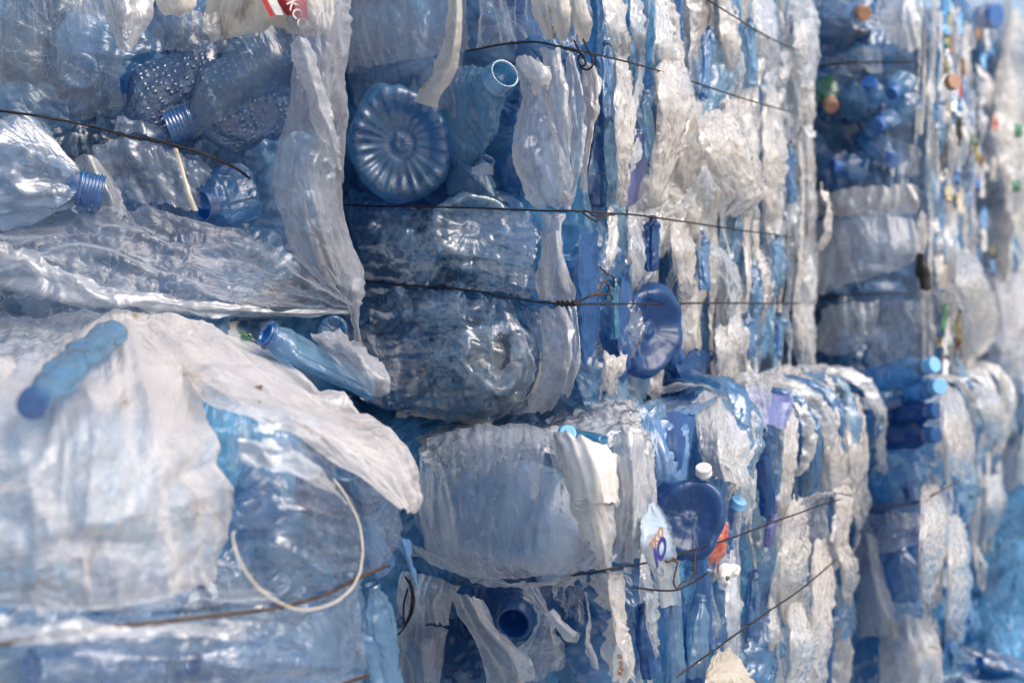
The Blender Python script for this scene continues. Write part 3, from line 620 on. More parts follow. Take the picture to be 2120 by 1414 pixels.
sstrip(Bs, 'large puffed white bag hanging from the long side of the upper bale', [(1480, 225, 30, .07), (1490, 270, 46, .10), (1510, 320, 56, .11), (1530, 370, 56, .10), (1540, 410, 40, .09), (1500, 450, 30, .06)], M['warm'], 340, .6, 'plastic_bag', 'plastic bag')
sstrip(Bs, 'white tail of film dangling from the far corner above the blurred bale', [(1668, 250, 10, .05), (1676, 270, 12, .07), (1684, 290, 6, .08)], M['white'], 341, .5)
sstrip(Bs, 'purple blue plastic strip showing between white folds near the upper bale corner', [(1330, 250, 8, .02), (1328, 300, 16, .03), (1318, 370, 18, .03), (1312, 440, 16, .02)], M['purplefilm'], 342, .3, 'plastic_strip', 'plastic strip', fold=(.03, .002), crum=(.05, .003))
sstrip(Bs, 'pale lilac paper corner tucked beside the purple blue strip', [(1318, 285, 8, .045), (1312, 320, 18, .055), (1300, 360, 8, .045)], M['milky'], 343, .2, 'plastic_strip', 'plastic strip', fold=None)
pb(Bs, 'water_bottle', 'dark blue bottle on end in the gap beside the warm white folds', (1232, 430, .0), (1232, 130, .0), 20, M['petdeep'], 344, neckpx=8, ff=.9, crum=.25, ribs=(6, .0008))
for i, (ln, lab) in enumerate([([(1218, 470, 20, .02), (1220, 560, 22, .03), (1222, 660, 22, .035), (1224, 760, 18, .03)], 'flat blue plastic panel standing upright behind the lowest wire'), ([(1296, 560, 10, .03), (1292, 640, 14, .05), (1296, 720, 18, .05), (1302, 800, 20, .03)], 'narrow bright blue sheet beside the upright blue panel')]):
    sstrip(Bs, lab, ln, M['petpanel'], 345 + i, .3, 'blue_sheet', 'plastic sheet', fold=(.02, .003), crum=(.05, .004))
pb(Bs, 'water_bottle', 'blue oval bottle base with a ringed navel, low on the bale side', (1358, 684, .06), (1190, 676, -.12), 100, M['petdeep'], 347, neckpx=12, flat=(0, 0, 1), ff=1.0, crum=.34, lobes=6, base_detail=1.0, oval=.08, n=110)
pb(Bs, 'water_bottle', 'dark navy crushed bottle in shadow low between the two bales', (1395, 790, .03), (1470, 735, .02), 34, M['petdeep'], 348, neckpx=10, ff=.5, crum=.4)
sstrip(Bs, 'crumpled cream film wad below the upright blue panel', [(1268, 725, 22, .07), (1272, 755, 26, .09), (1262, 800, 22, .08), (1256, 835, 22, .06)], M['warm'], 349, .9, crum=(.025, .01))
for i, (p0, p1, R, mt, lab) in enumerate([
    ((1262, 250, .04), (1256, 90, .03), 20, 'petblue', 'blue bottle flank squeezed upright right of the hooked wire loop'),
    ((1345, 330, .05), (1338, 190, .05), 18, 'pet', 'pale bottle flank left of the broad warm white fold'),
    ((1455, 200, .05), (1470, 60, .05), 20, 'petblue', 'blue bottle squeezed upright above the puffed white bag'),
    ((1560, 180, .05), (1552, 40, .05), 18, 'pet', 'pale bottle pressed flat beneath the two upper side wires'),
    ((1460, 600, .05), (1450, 480, .04), 22, 'petblue', 'blue bottle wedged below the puffed white bag'),
    ((1350, 560, .05), (1352, 450, .05), 22, 'petdeep', 'deep blue bottle wedged just above the blue oval base'),
    ((1275, 700, .05), (1270, 580, .05), 14, 'petteal', 'thin teal bottle sliver left of the blue oval base'),
    ((1555, 740, .05), (1545, 650, .05), 20, 'petblue', 'blue bottle flank low on the side between white wads'),
    ((1600, 600, .05), (1612, 490, .05), 18, 'pet', 'pale slanted bottle far along the upper bale side'),
    ((1610, 740, .05), (1618, 650, .05), 18, 'petblue', 'blue bottle flank at the far low end of the upper bale side'),
    ((1640, 420, .05), (1632, 300, .05), 18, 'petblue', 'blue bottle flank near the far corner of the upper bale')]):
    pb(Bs, 'water_bottle', lab, p0, p1, R, M[mt], 360 + i, neckpx=7, neck_hpx=4, crum=.85, ff=.4, gather=.5, shoulder=.2, size=.035)
# wires of bale B
wB = [Be, Bs]
wires(baleB, wB, [[(700, 424, .05), (760, 426, .07), (850, 428, .115), (950, 430, .125), (1060, 434, .115), (1130, 437, .11), (1190, 437, .11), (1240, 440, .06, 1), (1330, 447, .06, 1), (1420, 460, .06, 1), (1520, 475, .06, 1), (1645, 492, .05, 1)],
    [(735, 580, .05), (800, 588, .09), (900, 594, .12), (980, 602, .125), (1040, 614, .115), (1110, 625, .10), (1180, 630, .11), (1230, 629, .06, 1), (1330, 629, .06, 1), (1450, 628, .06, 1), (1560, 628, .06, 1), (1665, 628, .05, 1)],
    [(960, 108, .08), (1010, 98, .10), (1060, 90, .11), (1110, 88, .12), (1160, 97, .12), (1210, 108, .10), (1280, 124, .06, 1), (1360, 146, .06, 1), (1440, 172, .06, 1), (1530, 202, .06, 1), (1650, 236, .05, 1)],
    [(1440, -14, .05, 1), (1500, 22, .06, 1), (1560, 60, .06, 1), (1620, 92, .06, 1), (1670, 112, .04, 1)]], M['wire'], r=.0015)
part(baleB, wire, 'wire_hook', [[Be.at(*q) for q in [(1188, 82, .12), (1195, 100, .13), (1206, 118, .14), (1212, 132, .14), (1204, 138, .14), (1197, 124, .14), (1204, 112, .14), (1212, 122, .14)]], [Be.at(*q) for q in [(1206, 80, .12), (1216, 102, .13), (1226, 120, .14), (1226, 138, .14), (1214, 145, .14), (1200, 140, .14)]], [Be.at(*q) for q in [(1160, 98, .123), (1175, 103, .126), (1190, 107, .123), (1205, 112, .12)]]], M['wire'], r=.0015)
part(baleB, wire, 'wire_hook', [[Bs.at(*q) for q in [(1190, 630, .08), (1208, 620, .09), (1222, 612, .10), (1240, 606, .10), (1246, 590, .10), (1252, 582, .10), (1258, 590, .10), (1262, 600, .09), (1272, 602, .08)]], [Bs.at(*q) for q in [(1240, 550, .08), (1256, 566, .09), (1270, 576, .09), (1270, 598, .08)]], [Bs.at(*q) for q in [(1215, 614, .08), (1262, 610, .08), (1268, 622, .07)]]], M['rust'], r=.0014)
part(baleB, wire, 'wire_hook', [[Bs.at(*q) for q in [(1205, 440, .08), (1222, 452, .09), (1236, 458, .09), (1250, 448, .09), (1276, 444, .08)]], [Bs.at(*q) for q in [(1190, 440, .08), (1212, 436, .09), (1230, 446, .09), (1262, 447, .08)]]], M['wire'], r=.0014)
part(baleB, wire, 'wire_knot', [[Be.at(1150 + i * 5, 628 + (-1) ** i * 5, .12) for i in range(10)], [Be.at(1148 + i * 5, 630 + (-1) ** i * -4, .122) for i in range(10)]], M['wire'], r=.0013)
# ================================================================== bale A (left, in shade)
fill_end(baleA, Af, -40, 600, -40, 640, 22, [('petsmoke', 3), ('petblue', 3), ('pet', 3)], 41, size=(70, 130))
pb(Af, 'dimpled_bottle', 'dark dimpled bottle lying under the yellowed clear scrap', (470, 165, .02), (235, 265, .03), 92, M['pethob'], 110, neckpx=20, ff=.5, crum=.3)
pb(Af, 'dimpled_bottle', 'large dimpled bottle with ribbed blue neck pointing down left at the wire', (640, 165, .08), (348, 268, .075), 92, M['pethob'], 111, neckpx=33, neck_hpx=50, neckmat=M['petneck'], ff=.45, crum=.25, shoulder=.25)
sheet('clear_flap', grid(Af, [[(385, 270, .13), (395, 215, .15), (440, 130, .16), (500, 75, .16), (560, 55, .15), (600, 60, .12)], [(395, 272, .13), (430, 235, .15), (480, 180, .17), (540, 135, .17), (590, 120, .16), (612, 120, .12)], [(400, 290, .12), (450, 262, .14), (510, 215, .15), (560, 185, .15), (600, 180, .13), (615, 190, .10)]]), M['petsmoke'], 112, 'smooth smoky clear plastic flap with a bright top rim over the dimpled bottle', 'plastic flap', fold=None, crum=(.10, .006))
pb(Af, 'water_bottle', 'clear crushed bottle with blue threaded neck pleated together at the left edge', (-66, 345, .125), (214, 400, .11), 100, M['petclear'], 113, neckpx=33, neck_hpx=46, neckmat=M['petneck'], ff=.55, crum=.6, shoulder=.66, gather=.95, n=130, m=130, size=.06)
pb(Af, 'water_bottle', 'half hidden bottle with blue ring neck behind the cream strip', (520, 400, .02), (415, 425, .075), 62, M['petblue'], 114, neckpx=33, neck_hpx=22, neckmat=M['petneck'], ff=.5, crum=.4)
pb(Af, 'water_bottle', 'round blue bottle base glimpsed through hazy film at top left', (163, 148, .03), (180, 140, -.1), 40, M['petblue'], 115, neckpx=10, ff=1.0, flat=(0, 0, 1), crum=.1)
sheet('crinkled_wrap', grid(Af, [[(190, 290, .05), (270, 285, .07), (370, 305, .07), (430, 330, .05)], [(200, 350, .05), (290, 350, .08), (380, 365, .08), (450, 380, .05)], [(240, 410, .05), (310, 430, .07), (400, 440, .07), (470, 430, .04)]]), M['petclear'], 116, 'sparkling crinkled clear wrap below the dimpled bottle under the wire', 'clear wrap', fold=(.02, .008), crum=(.022, .014), fine=.004)
sheet('crinkled_wrap', grid(Af, [[(240, 230, .07), (300, 250, .08), (345, 275, .07)], [(225, 275, .06), (300, 290, .08), (350, 300, .06)]]), M['petclear'], 117, 'small crinkled clear wrap just above the wire left of the ribbed neck', 'clear wrap', fold=(.02, .006), crum=(.02, .012))
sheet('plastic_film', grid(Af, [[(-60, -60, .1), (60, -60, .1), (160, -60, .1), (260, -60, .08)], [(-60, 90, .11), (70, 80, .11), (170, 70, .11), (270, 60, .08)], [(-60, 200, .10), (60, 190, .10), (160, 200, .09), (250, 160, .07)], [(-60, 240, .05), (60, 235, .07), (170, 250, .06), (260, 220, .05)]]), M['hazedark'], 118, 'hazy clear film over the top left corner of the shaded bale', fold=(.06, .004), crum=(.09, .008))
sheet('plastic_film', grid(Af, [[(205, -40, .12), (255, -40, .14), (325, -40, .12)], [(210, 20, .12), (255, 20, .15), (320, 15, .12)], [(228, 70, .12), (262, 65, .15), (300, 55, .12)], [(258, 105, .12), (266, 110, .13), (275, 98, .12)]]), M['white'], 119, 'crumpled white film tongue hanging to a point at the top edge', fold=(.02, .006), crum=(.025, .01))
sheet('plastic_film', grid(Af, [[(300, 20, .08), (360, 10, .11), (430, 20, .11), (500, 30, .08)], [(280, 70, .08), (360, 60, .12), (430, 65, .12), (500, 80, .09)], [(270, 115, .07), (350, 110, .10), (420, 115, .10), (480, 110, .07)]]), M['haze'], 120, 'glossy clear film fold between the white tongue and the red printed wrapper', fold=(.02, .008))
sheet('plastic_scrap', grid(Af, [[(318, -20, .13), (360, -20, .15), (415, -20, .13)], [(325, 15, .13), (360, 20, .15), (410, 10, .13)], [(340, 38, .13), (362, 42, .14), (395, 28, .13)]]), M['dirty'], 121, 'stained yellowish plastic scrap at the top edge beside the white tongue', 'plastic scrap', crum=(.03, .006))
sheet('plastic_film', grid(Af, [[(440, -40, .10), (520, -40, .14), (600, -40, .14), (700, -40, .11)], [(420, 40, .09), (510, 30, .13), (600, 30, .14), (690, 40, .11)], [(430, 90, .08), (510, 80, .12), (580, 70, .13), (660, 80, .1)]]), M['tan'], 122, 'dusty beige film behind the red printed wrapper', fold=(.05, .006), crum=(.07, .006))
wr = sheet('printed_wrapper', grid(Af, [[(565, -25, .15), (600, -25, .16), (636, -10, .15)], [(575, 5, .155), (605, 8, .165), (636, 18, .15)], [(592, 34, .15), (612, 40, .16), (637, 48, .145)]]), M['red'], 123, 'red printed wrapper with white lettering at the top of the shaded bale', 'wrapper', fold=None, crum=(.04, .002), rag=(0, 0, 0, .004))
o_ = np.array(wr.location)
text('lettering', 'OKCO', Af.n, Af.at(610, 20, .176), unit(Af.at(640, 8, 0) - Af.at(600, 28, 0)), .020, M['whiteprint'], wr, o_, bold=.0004)
o = sheet('white_band', grid(Af, [[(544, -30, .165), (566, -30, .165)], [(556, 4, .165), (574, 2, .165)], [(572, 32, .165), (588, 32, .165)]]), M['opaque'], 124, parent=wr, fold=None, crum=(.04, .001), rag=(0,) * 4); o.location = -Vector(wr.location)
o = sheet('red_band', grid(Af, [[(533, -30, .166), (544, -30, .166)], [(543, 2, .166), (553, 0, .166)], [(560, 36, .166), (568, 34, .166)]]), M['red'], 125, parent=wr, fold=None, crum=(.04, .001), rag=(0,) * 4); o.location = -Vector(wr.location)
# the long hanging film at bale A's corner
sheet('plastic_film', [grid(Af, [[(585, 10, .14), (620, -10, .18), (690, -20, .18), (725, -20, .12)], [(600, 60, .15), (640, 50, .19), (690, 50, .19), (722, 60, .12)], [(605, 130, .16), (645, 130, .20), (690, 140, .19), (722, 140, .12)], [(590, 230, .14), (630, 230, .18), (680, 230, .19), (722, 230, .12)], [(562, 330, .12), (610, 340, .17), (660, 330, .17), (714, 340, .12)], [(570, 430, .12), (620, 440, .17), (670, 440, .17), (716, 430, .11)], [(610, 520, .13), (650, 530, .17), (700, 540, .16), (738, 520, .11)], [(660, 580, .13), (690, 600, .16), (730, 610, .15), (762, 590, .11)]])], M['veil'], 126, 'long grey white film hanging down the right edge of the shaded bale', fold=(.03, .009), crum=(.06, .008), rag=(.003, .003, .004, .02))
sheet('plastic_film', grid(Af, [[(600, 90, .19), (620, 70, .22), (640, 90, .2)], [(615, 150, .19), (640, 150, .22), (668, 160, .2)], [(640, 230, .19), (665, 230, .22), (690, 235, .2)], [(668, 300, .18), (690, 300, .21), (704, 310, .19)], [(690, 350, .17), (700, 350, .19), (708, 355, .18)]]), M['grey'], 127, 'narrow crinkled white hem folded over the long hanging grey film', fold=(.014, .006), crum=(.02, .008))
sheet('plastic_film', grid(Af, [[(690, 560, .15), (730, 570, .17), (765, 590, .14)], [(700, 600, .15), (730, 610, .17), (752, 615, .14)], [(722, 640, .14), (732, 645, .16), (744, 640, .14)], [(732, 690, .13), (737, 690, .14), (742, 690, .13)], [(745, 724, .12), (748, 726, .125), (751, 726, .12)]]), M['grey'], 128, 'torn thread of grey film dangling in front of the bale joint', fold=(.015, .004), crum=(.02, .005), rag=(.006, .006, 0, 0))
# milky swoops below
sheet('plastic_film', grid(Af, [[(-60, 420, .05), (100, 430, .08), (240, 425, .09), (380, 450, .09), (520, 490, .08), (640, 560, .09), (735, 630, .10)], [(-60, 480, .10), (100, 490, .13), (240, 490, .13), (380, 520, .12), (520, 550, .11), (640, 595, .11), (740, 638, .11)], [(-60, 540, .14), (100, 545, .17), (240, 560, .17), (380, 580, .15), (520, 600, .14), (640, 618, .12), (742, 642, .11)], [(-60, 600, .16), (100, 610, .19), (240, 615, .19), (380, 622, .17), (520, 632, .15), (640, 640, .13), (742, 646, .11)], [(-60, 660, .14), (100, 690, .17), (240, 675, .17), (380, 665, .16), (520, 664, .14), (640, 660, .12), (738, 652, .10)]][::-1] and [list(c) for c in zip(*[[(-60, 420, .05), (100, 430, .08), (240, 425, .09), (380, 450, .09), (520, 490, .08), (640, 560, .09), (735, 630, .10)], [(-60, 480, .10), (100, 490, .13), (240, 490, .13), (380, 520, .12), (520, 550, .11), (640, 595, .11), (740, 638, .11)], [(-60, 540, .14), (100, 545, .17), (240, 560, .17), (380, 580, .15), (520, 600, .14), (640, 618, .12), (742, 642, .11)], [(-60, 600, .16), (100, 610, .19), (240, 615, .19), (380, 622, .17), (520, 632, .15), (640, 640, .13), (742, 646, .11)], [(-60, 660, .14), (100, 690, .17), (240, 675, .17), (380, 665, .16), (520, 664, .14), (640, 660, .12), (738, 652, .10)]])]), M['haze'], 130, 'wide milky film sagging in swoops across the bottom of the shaded bale', fold=(.045, .02), crum=(.07, .010), nmax=300)
sheet('plastic_film', grid(Af, [list(c) for c in zip(*[[(-60, 490, .17), (80, 530, .19), (200, 580, .20), (330, 610, .19), (460, 630, .17), (600, 640, .14), (730, 644, .12)], [(-60, 540, .19), (80, 570, .22), (200, 605, .22), (330, 625, .20), (460, 640, .18), (600, 648, .15), (732, 647, .12)], [(-60, 600, .19), (80, 625, .21), (200, 640, .21), (330, 645, .19), (460, 652, .17), (600, 656, .14), (732, 650, .12)]])]), M['milky'], 131, 'white gathered fold of film drawn to a point at the bale joint', fold=(.03, .014), crum=(.05, .008), nmax=300)
sheet('plastic_film', grid(Af, [[(150, 330, .05), (180, 320, .07), (215, 350, .05)], [(175, 380, .05), (215, 390, .08), (250, 410, .06)], [(200, 430, .06), (235, 440, .08), (262, 455, .06)]]), M['milky'], 132, 'small whitish film scrap behind the pleated bottle neck', fold=(.03, .006))
sheet('plastic_strip', grid(Af, [[(358, 308, .13), (363, 306, .132), (369, 309, .13)], [(370, 345, .135), (376, 345, .137), (381, 345, .135)], [(382, 395, .14), (388, 394, .142), (394, 393, .14)], [(396, 434, .13), (403, 437, .132), (412, 437, .13)]]), M['strap'], 133, 'short cream strip hanging from the wire over the blue ring neck', 'plastic strip', fold=None, crum=(.02, .002), rag=(.001,) * 4)
wires(baleA, Af, [[(-40, 226, .10), (60, 238, .12), (150, 254, .12), (260, 280, .13), (360, 301, .14), (430, 322, .14), (490, 350, .12), (520, 372, .09)]], M['wire'], r=.0019)
# ================================================================== bale D (nearest)
fill_end(baleD, Df, -60, 600, 1240, 1420, 9, [('petblue', 4), ('pet', 3), ('clear', 3)], 51, size=(90, 150))
fill_end(baleD, Df, 440, 690, 1000, 1400, 18, [('petblue', 7), ('pet', 3), ('petdeep', 2)], 52, size=(45, 85))
sheet('plastic_sheet', [gridw([[(-80, 770, 1.74), (100, 715, 1.86), (200, 672, 1.92), (275, 653, 1.95), (350, 660, 1.96), (430, 680, 1.96)], [(-80, 830, 1.56), (90, 800, 1.66), (190, 750, 1.74), (270, 715, 1.80), (350, 720, 1.84), (430, 740, 1.86)], [(-80, 930, 1.45), (80, 910, 1.48), (180, 850, 1.53), (275, 800, 1.62), (360, 790, 1.70), (425, 800, 1.76)], [(-80, 1030, 1.41), (80, 1020, 1.43), (190, 970, 1.45), (290, 920, 1.51), (380, 890, 1.59), (445, 870, 1.68)], [(-80, 1130, 1.40), (80, 1120, 1.40), (190, 1080, 1.42), (300, 1050, 1.47), (390, 1010, 1.54), (466, 980, 1.62)], [(-80, 1210, 1.41), (80, 1205, 1.41), (190, 1180, 1.44), (300, 1150, 1.48), (390, 1110, 1.55), (468, 1080, 1.63)], [(-80, 1255, 1.43), (80, 1258, 1.43), (190, 1256, 1.46), (300, 1245, 1.50), (390, 1225, 1.57), (455, 1190, 1.64)]]),
    gridw([[(265, 655, 1.945), (330, 655, 1.96), (410, 668, 1.97), (490, 695, 1.97), (570, 745, 1.97)], [(300, 700, 1.82), (370, 690, 1.86), (460, 705, 1.88), (560, 745, 1.90), (650, 790, 1.92)], [(370, 770, 1.74), (440, 750, 1.78), (540, 765, 1.81), (650, 800, 1.84), (740, 840, 1.87)], [(440, 840, 1.66), (520, 820, 1.70), (620, 830, 1.74), (720, 860, 1.79), (800, 890, 1.84)], [(560, 880, 1.66), (620, 876, 1.69), (700, 890, 1.73), (790, 930, 1.78), (855, 950, 1.83)], [(700, 960, 1.68), (740, 960, 1.70), (790, 970, 1.73), (840, 990, 1.77), (875, 1000, 1.82)], [(840, 1045, 1.70), (850, 1046, 1.72), (860, 1048, 1.74), (872, 1050, 1.77), (886, 1056, 1.80)]])],
    M['sheet'], 140, 'wide white plastic sheet draped over the nearest bale with a pointed wing', 'plastic sheet', fold=(.10, .014), crum=(.13, .028), fine=.0045, nmax=330, res=.0036, rag=(.0015, .0015, .002, .003))
sheet('plastic_film', gridw([[(-90, 660, 2.1), (60, 650, 2.12), (160, 645, 2.14), (280, 640, 2.16)], [(-90, 700, 1.95), (60, 690, 1.98), (160, 680, 2.0), (280, 660, 2.04)], [(-90, 745, 1.78), (50, 735, 1.82), (150, 720, 1.88), (260, 690, 1.92)], [(-90, 800, 1.62), (40, 790, 1.66), (120, 770, 1.72), (230, 730, 1.80)]]), M['haze'], 139, 'hazy film lying flat behind the slim capped bottle', fold=(.04, .010), crum=(.06, .012))
pb(Df, 'water_bottle', 'slim pale bottle with a blue cap poking out from the white sheet', (228, 686, -.16), (66, 838, .11), 42, M['pet'], 141, neckpx=26, neck_hpx=30, cap=M['petneck'], flat=(0, 0, 1), ff=.7, crum=.5, shoulder=.3)
pb(Df, 'water_bottle', 'shiny pale blue crushed bottle lying behind the white sheet crest', (765, 800, -.10), (548, 690, -.13), 52, M['pet'], 142, neckpx=28, neck_hpx=16, neckmat=M['petneck'], flat=(.2, -.5, .8), ff=.5, crum=.3, shoulder=.2)
sheet('green_scrap', gridw([[(490, 683, 1.97), (510, 683, 1.97)], [(495, 695, 1.97), (530, 700, 1.97)], [(505, 705, 1.96), (545, 712, 1.97)]]), M['green'], 143, 'small green plastic scrap behind the crest of the white sheet', 'plastic scrap', fold=(.008, .003), crum=(.015, .004))
sheet('plastic_film', gridw([[(640, 690, 2.0), (700, 685, 2.03), (760, 730, 2.05)], [(650, 710, 1.97), (720, 710, 1.96), (785, 740, 2.0)], [(690, 740, 1.95), (750, 750, 1.94), (806, 770, 1.98)], [(740, 790, 1.95), (780, 800, 1.94), (800, 800, 1.98)], [(775, 815, 1.97), (785, 822, 1.97), (795, 815, 1.98)]]), M['grey'], 144, 'crumpled grey film wad between the shiny bottle and the upper bale', fold=(.02, .008), crum=(.03, .014))
pb(Af, 'water_bottle', 'dim blue bottle base deep in the joint beside the grey film wad', (690, 683, .02), (690, 670, -.12), 30, M['petblue'], 145, neckpx=10, ff=1, flat=(0, 0, 1), crum=.1)
sheet('plastic_film', grid(Df, [list(q) for q in zip(*[[(475, 880, .05), (540, 868, .09), (610, 880, .10), (650, 920, .06)], [(470, 940, .06), (550, 940, .12), (640, 960, .12), (700, 990, .06)], [(468, 1010, .06), (560, 1010, .13), (660, 1040, .13), (735, 1070, .06)], [(465, 1090, .06), (570, 1100, .13), (670, 1120, .13), (750, 1140, .06)], [(450, 1170, .06), (570, 1180, .12), (670, 1190, .12), (752, 1185, .06)], [(440, 1250, .05), (570, 1245, .08), (670, 1225, .09), (755, 1195, .05)]])]), M['clear'], 146, 'round clear film bulge over blue bottles right of the white sheet', fold=(.04, .014), crum=(.07, .006), fine=.001)
sheet('plastic_film', grid(Df, [list(c) for c in zip(*[[(480, 900, .13), (560, 905, .15), (640, 945, .15), (700, 1010, .12)], [(500, 960, .13), (580, 985, .16), (660, 1010, .15), (720, 1050, .12)]])]), M['milky'], 147, 'bright white streaked fold on the round clear film bulge', fold=(.02, .008), crum=(.03, .008))
sheet('plastic_film', grid(Df, [[(640, 890, .04), (720, 900, .06), (800, 940, .04)], [(690, 980, .05), (760, 990, .08), (820, 1010, .05)], [(720, 1080, .05), (780, 1080, .08), (838, 1090, .05)], [(740, 1170, .05), (790, 1160, .07), (846, 1110, .04)], [(750, 1195, .04), (790, 1185, .06), (820, 1150, .03)]]), M['clear'], 148, 'clear bag with torn hem over the two blue rings', fold=(.03, .006), rag=(.004, .006, .004, .02))
pb(Df, 'water_bottle', 'upper blue bottle mouth inside the clear bag beside the sheet tip', (690, 900, -.06), (722, 968, .02), 50, M['petblue'], 149, neckpx=32, neck_hpx=26, neckmat=M['petneckc'], crum=.2)
pb(Df, 'water_bottle', 'lower blue bottle mouth inside the clear bag beside the sheet tip', (770, 1120, -.05), (765, 985, .03), 46, M['petblue'], 150, neckpx=33, neck_hpx=40, neckmat=M['petneckc'], crum=.2, ribs=(6, .003))
pb(Df, 'water_bottle', 'pale bottle stem standing below the two blue rings', (800, 1180, .0), (720, 1040, .0), 34, M['petblue'], 151, neckpx=16, crum=.3)
sheet('plastic_scrap', grid(Df, [[(818, 1118, .06), (836, 1112, .07), (848, 1120, .06)], [(832, 1150, .06), (844, 1150, .07), (854, 1150, .06)], [(850, 1190, .06), (856, 1192, .065), (862, 1190, .06)], [(860, 1212, .06), (864, 1214, .06), (868, 1214, .06)]]), M['bluefilm'], 152, 'thin torn blue tail hanging below the clear bag', 'plastic scrap', fold=(.01, .003), crum=(.02, .004))
sheet('plastic_film', grid(Df, [list(q) for q in zip(*[[(-60, 1275, .05), (120, 1262, .09), (300, 1258, .11), (450, 1255, .12), (600, 1245, .12), (740, 1205, .08)], [(-60, 1330, .08), (120, 1315, .13), (300, 1305, .15), (450, 1300, .15), (600, 1290, .15), (745, 1260, .10)], [(-60, 1390, .09), (120, 1370, .15), (300, 1360, .17), (450, 1360, .17), (600, 1350, .16), (755, 1330, .10)], [(-60, 1470, .08), (120, 1470, .14), (300, 1470, .16), (450, 1470, .16), (600, 1460, .15), (750, 1440, .09)]])]), M['clear'], 153, 'glossy clear film bulging under the rusty wire along the bottom edge', fold=(.06, .016), crum=(.08, .008), fine=.001, nmax=300)
sheet('plastic_film', grid(Df, [list(c) for c in zip(*[[(-60, 1300, .12), (100, 1290, .16), (260, 1296, .18), (400, 1290, .18), (520, 1285, .17)], [(-60, 1345, .13), (100, 1335, .18), (260, 1330, .19), (400, 1325, .19), (530, 1335, .17)]])]), M['milky'], 154, 'milky glossy band right under the rusty wire', fold=(.02, .008), crum=(.04, .01))
sheet('plastic_film', grid(Df, [list(c) for c in zip(*[[(-60, 1215, .12), (100, 1222, .14), (260, 1235, .15), (420, 1210, .14), (560, 1215, .12)], [(-60, 1270, .12), (100, 1268, .14), (260, 1275, .15), (420, 1262, .14), (580, 1250, .12)]])]), M['haze'], 155, 'hazy film hem between the white sheet and the rusty wire', fold=(.02, .008))
pb(Df, 'water_bottle', 'crushed clear bottle standing at the bottom right end of the nearest bale', (810, 1440, .03), (770, 1210, .03), 40, M['pet'], 156, neckpx=14, neck_hpx=8, crum=.85, ff=.35, gather=.4, size=.04)
pb(Df, 'water_bottle', 'blue bottle lying under glossy film in the bottom left corner', (60, 1400, .02), (330, 1390, .03), 62, M['petblue'], 157, neckpx=26, crum=.3, ff=.7)
pb(Df, 'water_bottle', 'blue bottle lying under glossy film at the bottom centre left', (620, 1390, .02), (400, 1370, .03), 62, M['petblue'], 158, neckpx=26, crum=.4, ff=.7)
wires(baleD, Df, [[(-60, 1345, .14), (60, 1322, .16), (200, 1302, .175), (340, 1286, .18), (480, 1270, .18), (590, 1255, .17), (680, 1228, .15), (740, 1198, .12), (790, 1176, .08), (810, 1168, .04)], [(690, 1424, .17), (730, 1408, .15), (768, 1395, .11)]], M['rust'], r=.0021)
for i, (x, y, d, s_, lab) in enumerate([(534, 802, 1.70, .011, 'dark brown crumb of leaf on the wing of the white sheet'), (536, 832, 1.68, .006, 'tiny brown fleck below the leaf crumb on the white sheet')]):
    rows = [[W(x + a * s_ / .0006 * .5, y + b * s_ / .0006 * .22 + 3 * a * b, d - .035 - .002 * a * a) for a in (-1, -.3, .4, 1)] for b in (-1, 0, 1)]
    sheet('leaf_crumb', rows, M['brown'], 136 + i, lab, 'debris', res=.0008, fold=None, crum=(.004, .002), rag=(.001, .001, .002, .002))
wire('strap_loop', [[Df.at(*q) for q in [(486, 1098, .16), (482, 1112, .17), (492, 1150, .19), (512, 1188, .20), (545, 1225, .21), (590, 1252, .22), (635, 1262, .22), (690, 1248, .21), (730, 1215, .19), (748, 1170, .17), (750, 1120, .16), (738, 1070, .15), (712, 1020, .15), (690, 990, .14)]]], M['strap'], r=.0011, label='thin white strap hanging in a loop from the nearest bale', cat='strap')
# ================================================================== bale C: end and side
fill_end(baleC, Ce, 860, 1260, 1180, 1420, 14, [('petblue', 5), ('petdeep', 3), ('pet', 2)], 61, size=(60, 110))
pb(Ce, 'water_jug', 'large pale blue jug wrapped in clear film under the upper bale', (905, 1010, .0), (1270, 1130, .02), 122, M['petjug'], 160, neckpx=36, ff=.75, crum=.12, ribs=(4, .004), shoulder=.2)
sheet('plastic_film', grid(Ce, [[(868, 925, .10), (920, 895, .13), (1000, 880, .15), (1080, 878, .16), (1150, 900, .17), (1215, 960, .16)], [(868, 990, .13), (930, 980, .17), (1010, 970, .19), (1090, 970, .20), (1160, 985, .20), (1225, 1020, .17)], [(866, 1060, .13), (940, 1070, .18), (1020, 1065, .20), (1100, 1060, .21), (1170, 1070, .20), (1235, 1085, .17)], [(875, 1120, .11), (950, 1140, .16), (1030, 1145, .19), (1110, 1140, .20), (1180, 1140, .19), (1240, 1140, .16)], [(880, 1165, .08), (960, 1190, .13), (1040, 1200, .16), (1120, 1195, .17), (1180, 1190, .16), (1235, 1180, .13)]]), M['taut'], 161, 'hazy film stretched tight over the large pale blue jug', fold=(.03, .004), crum=(.10, .007), nmax=280)
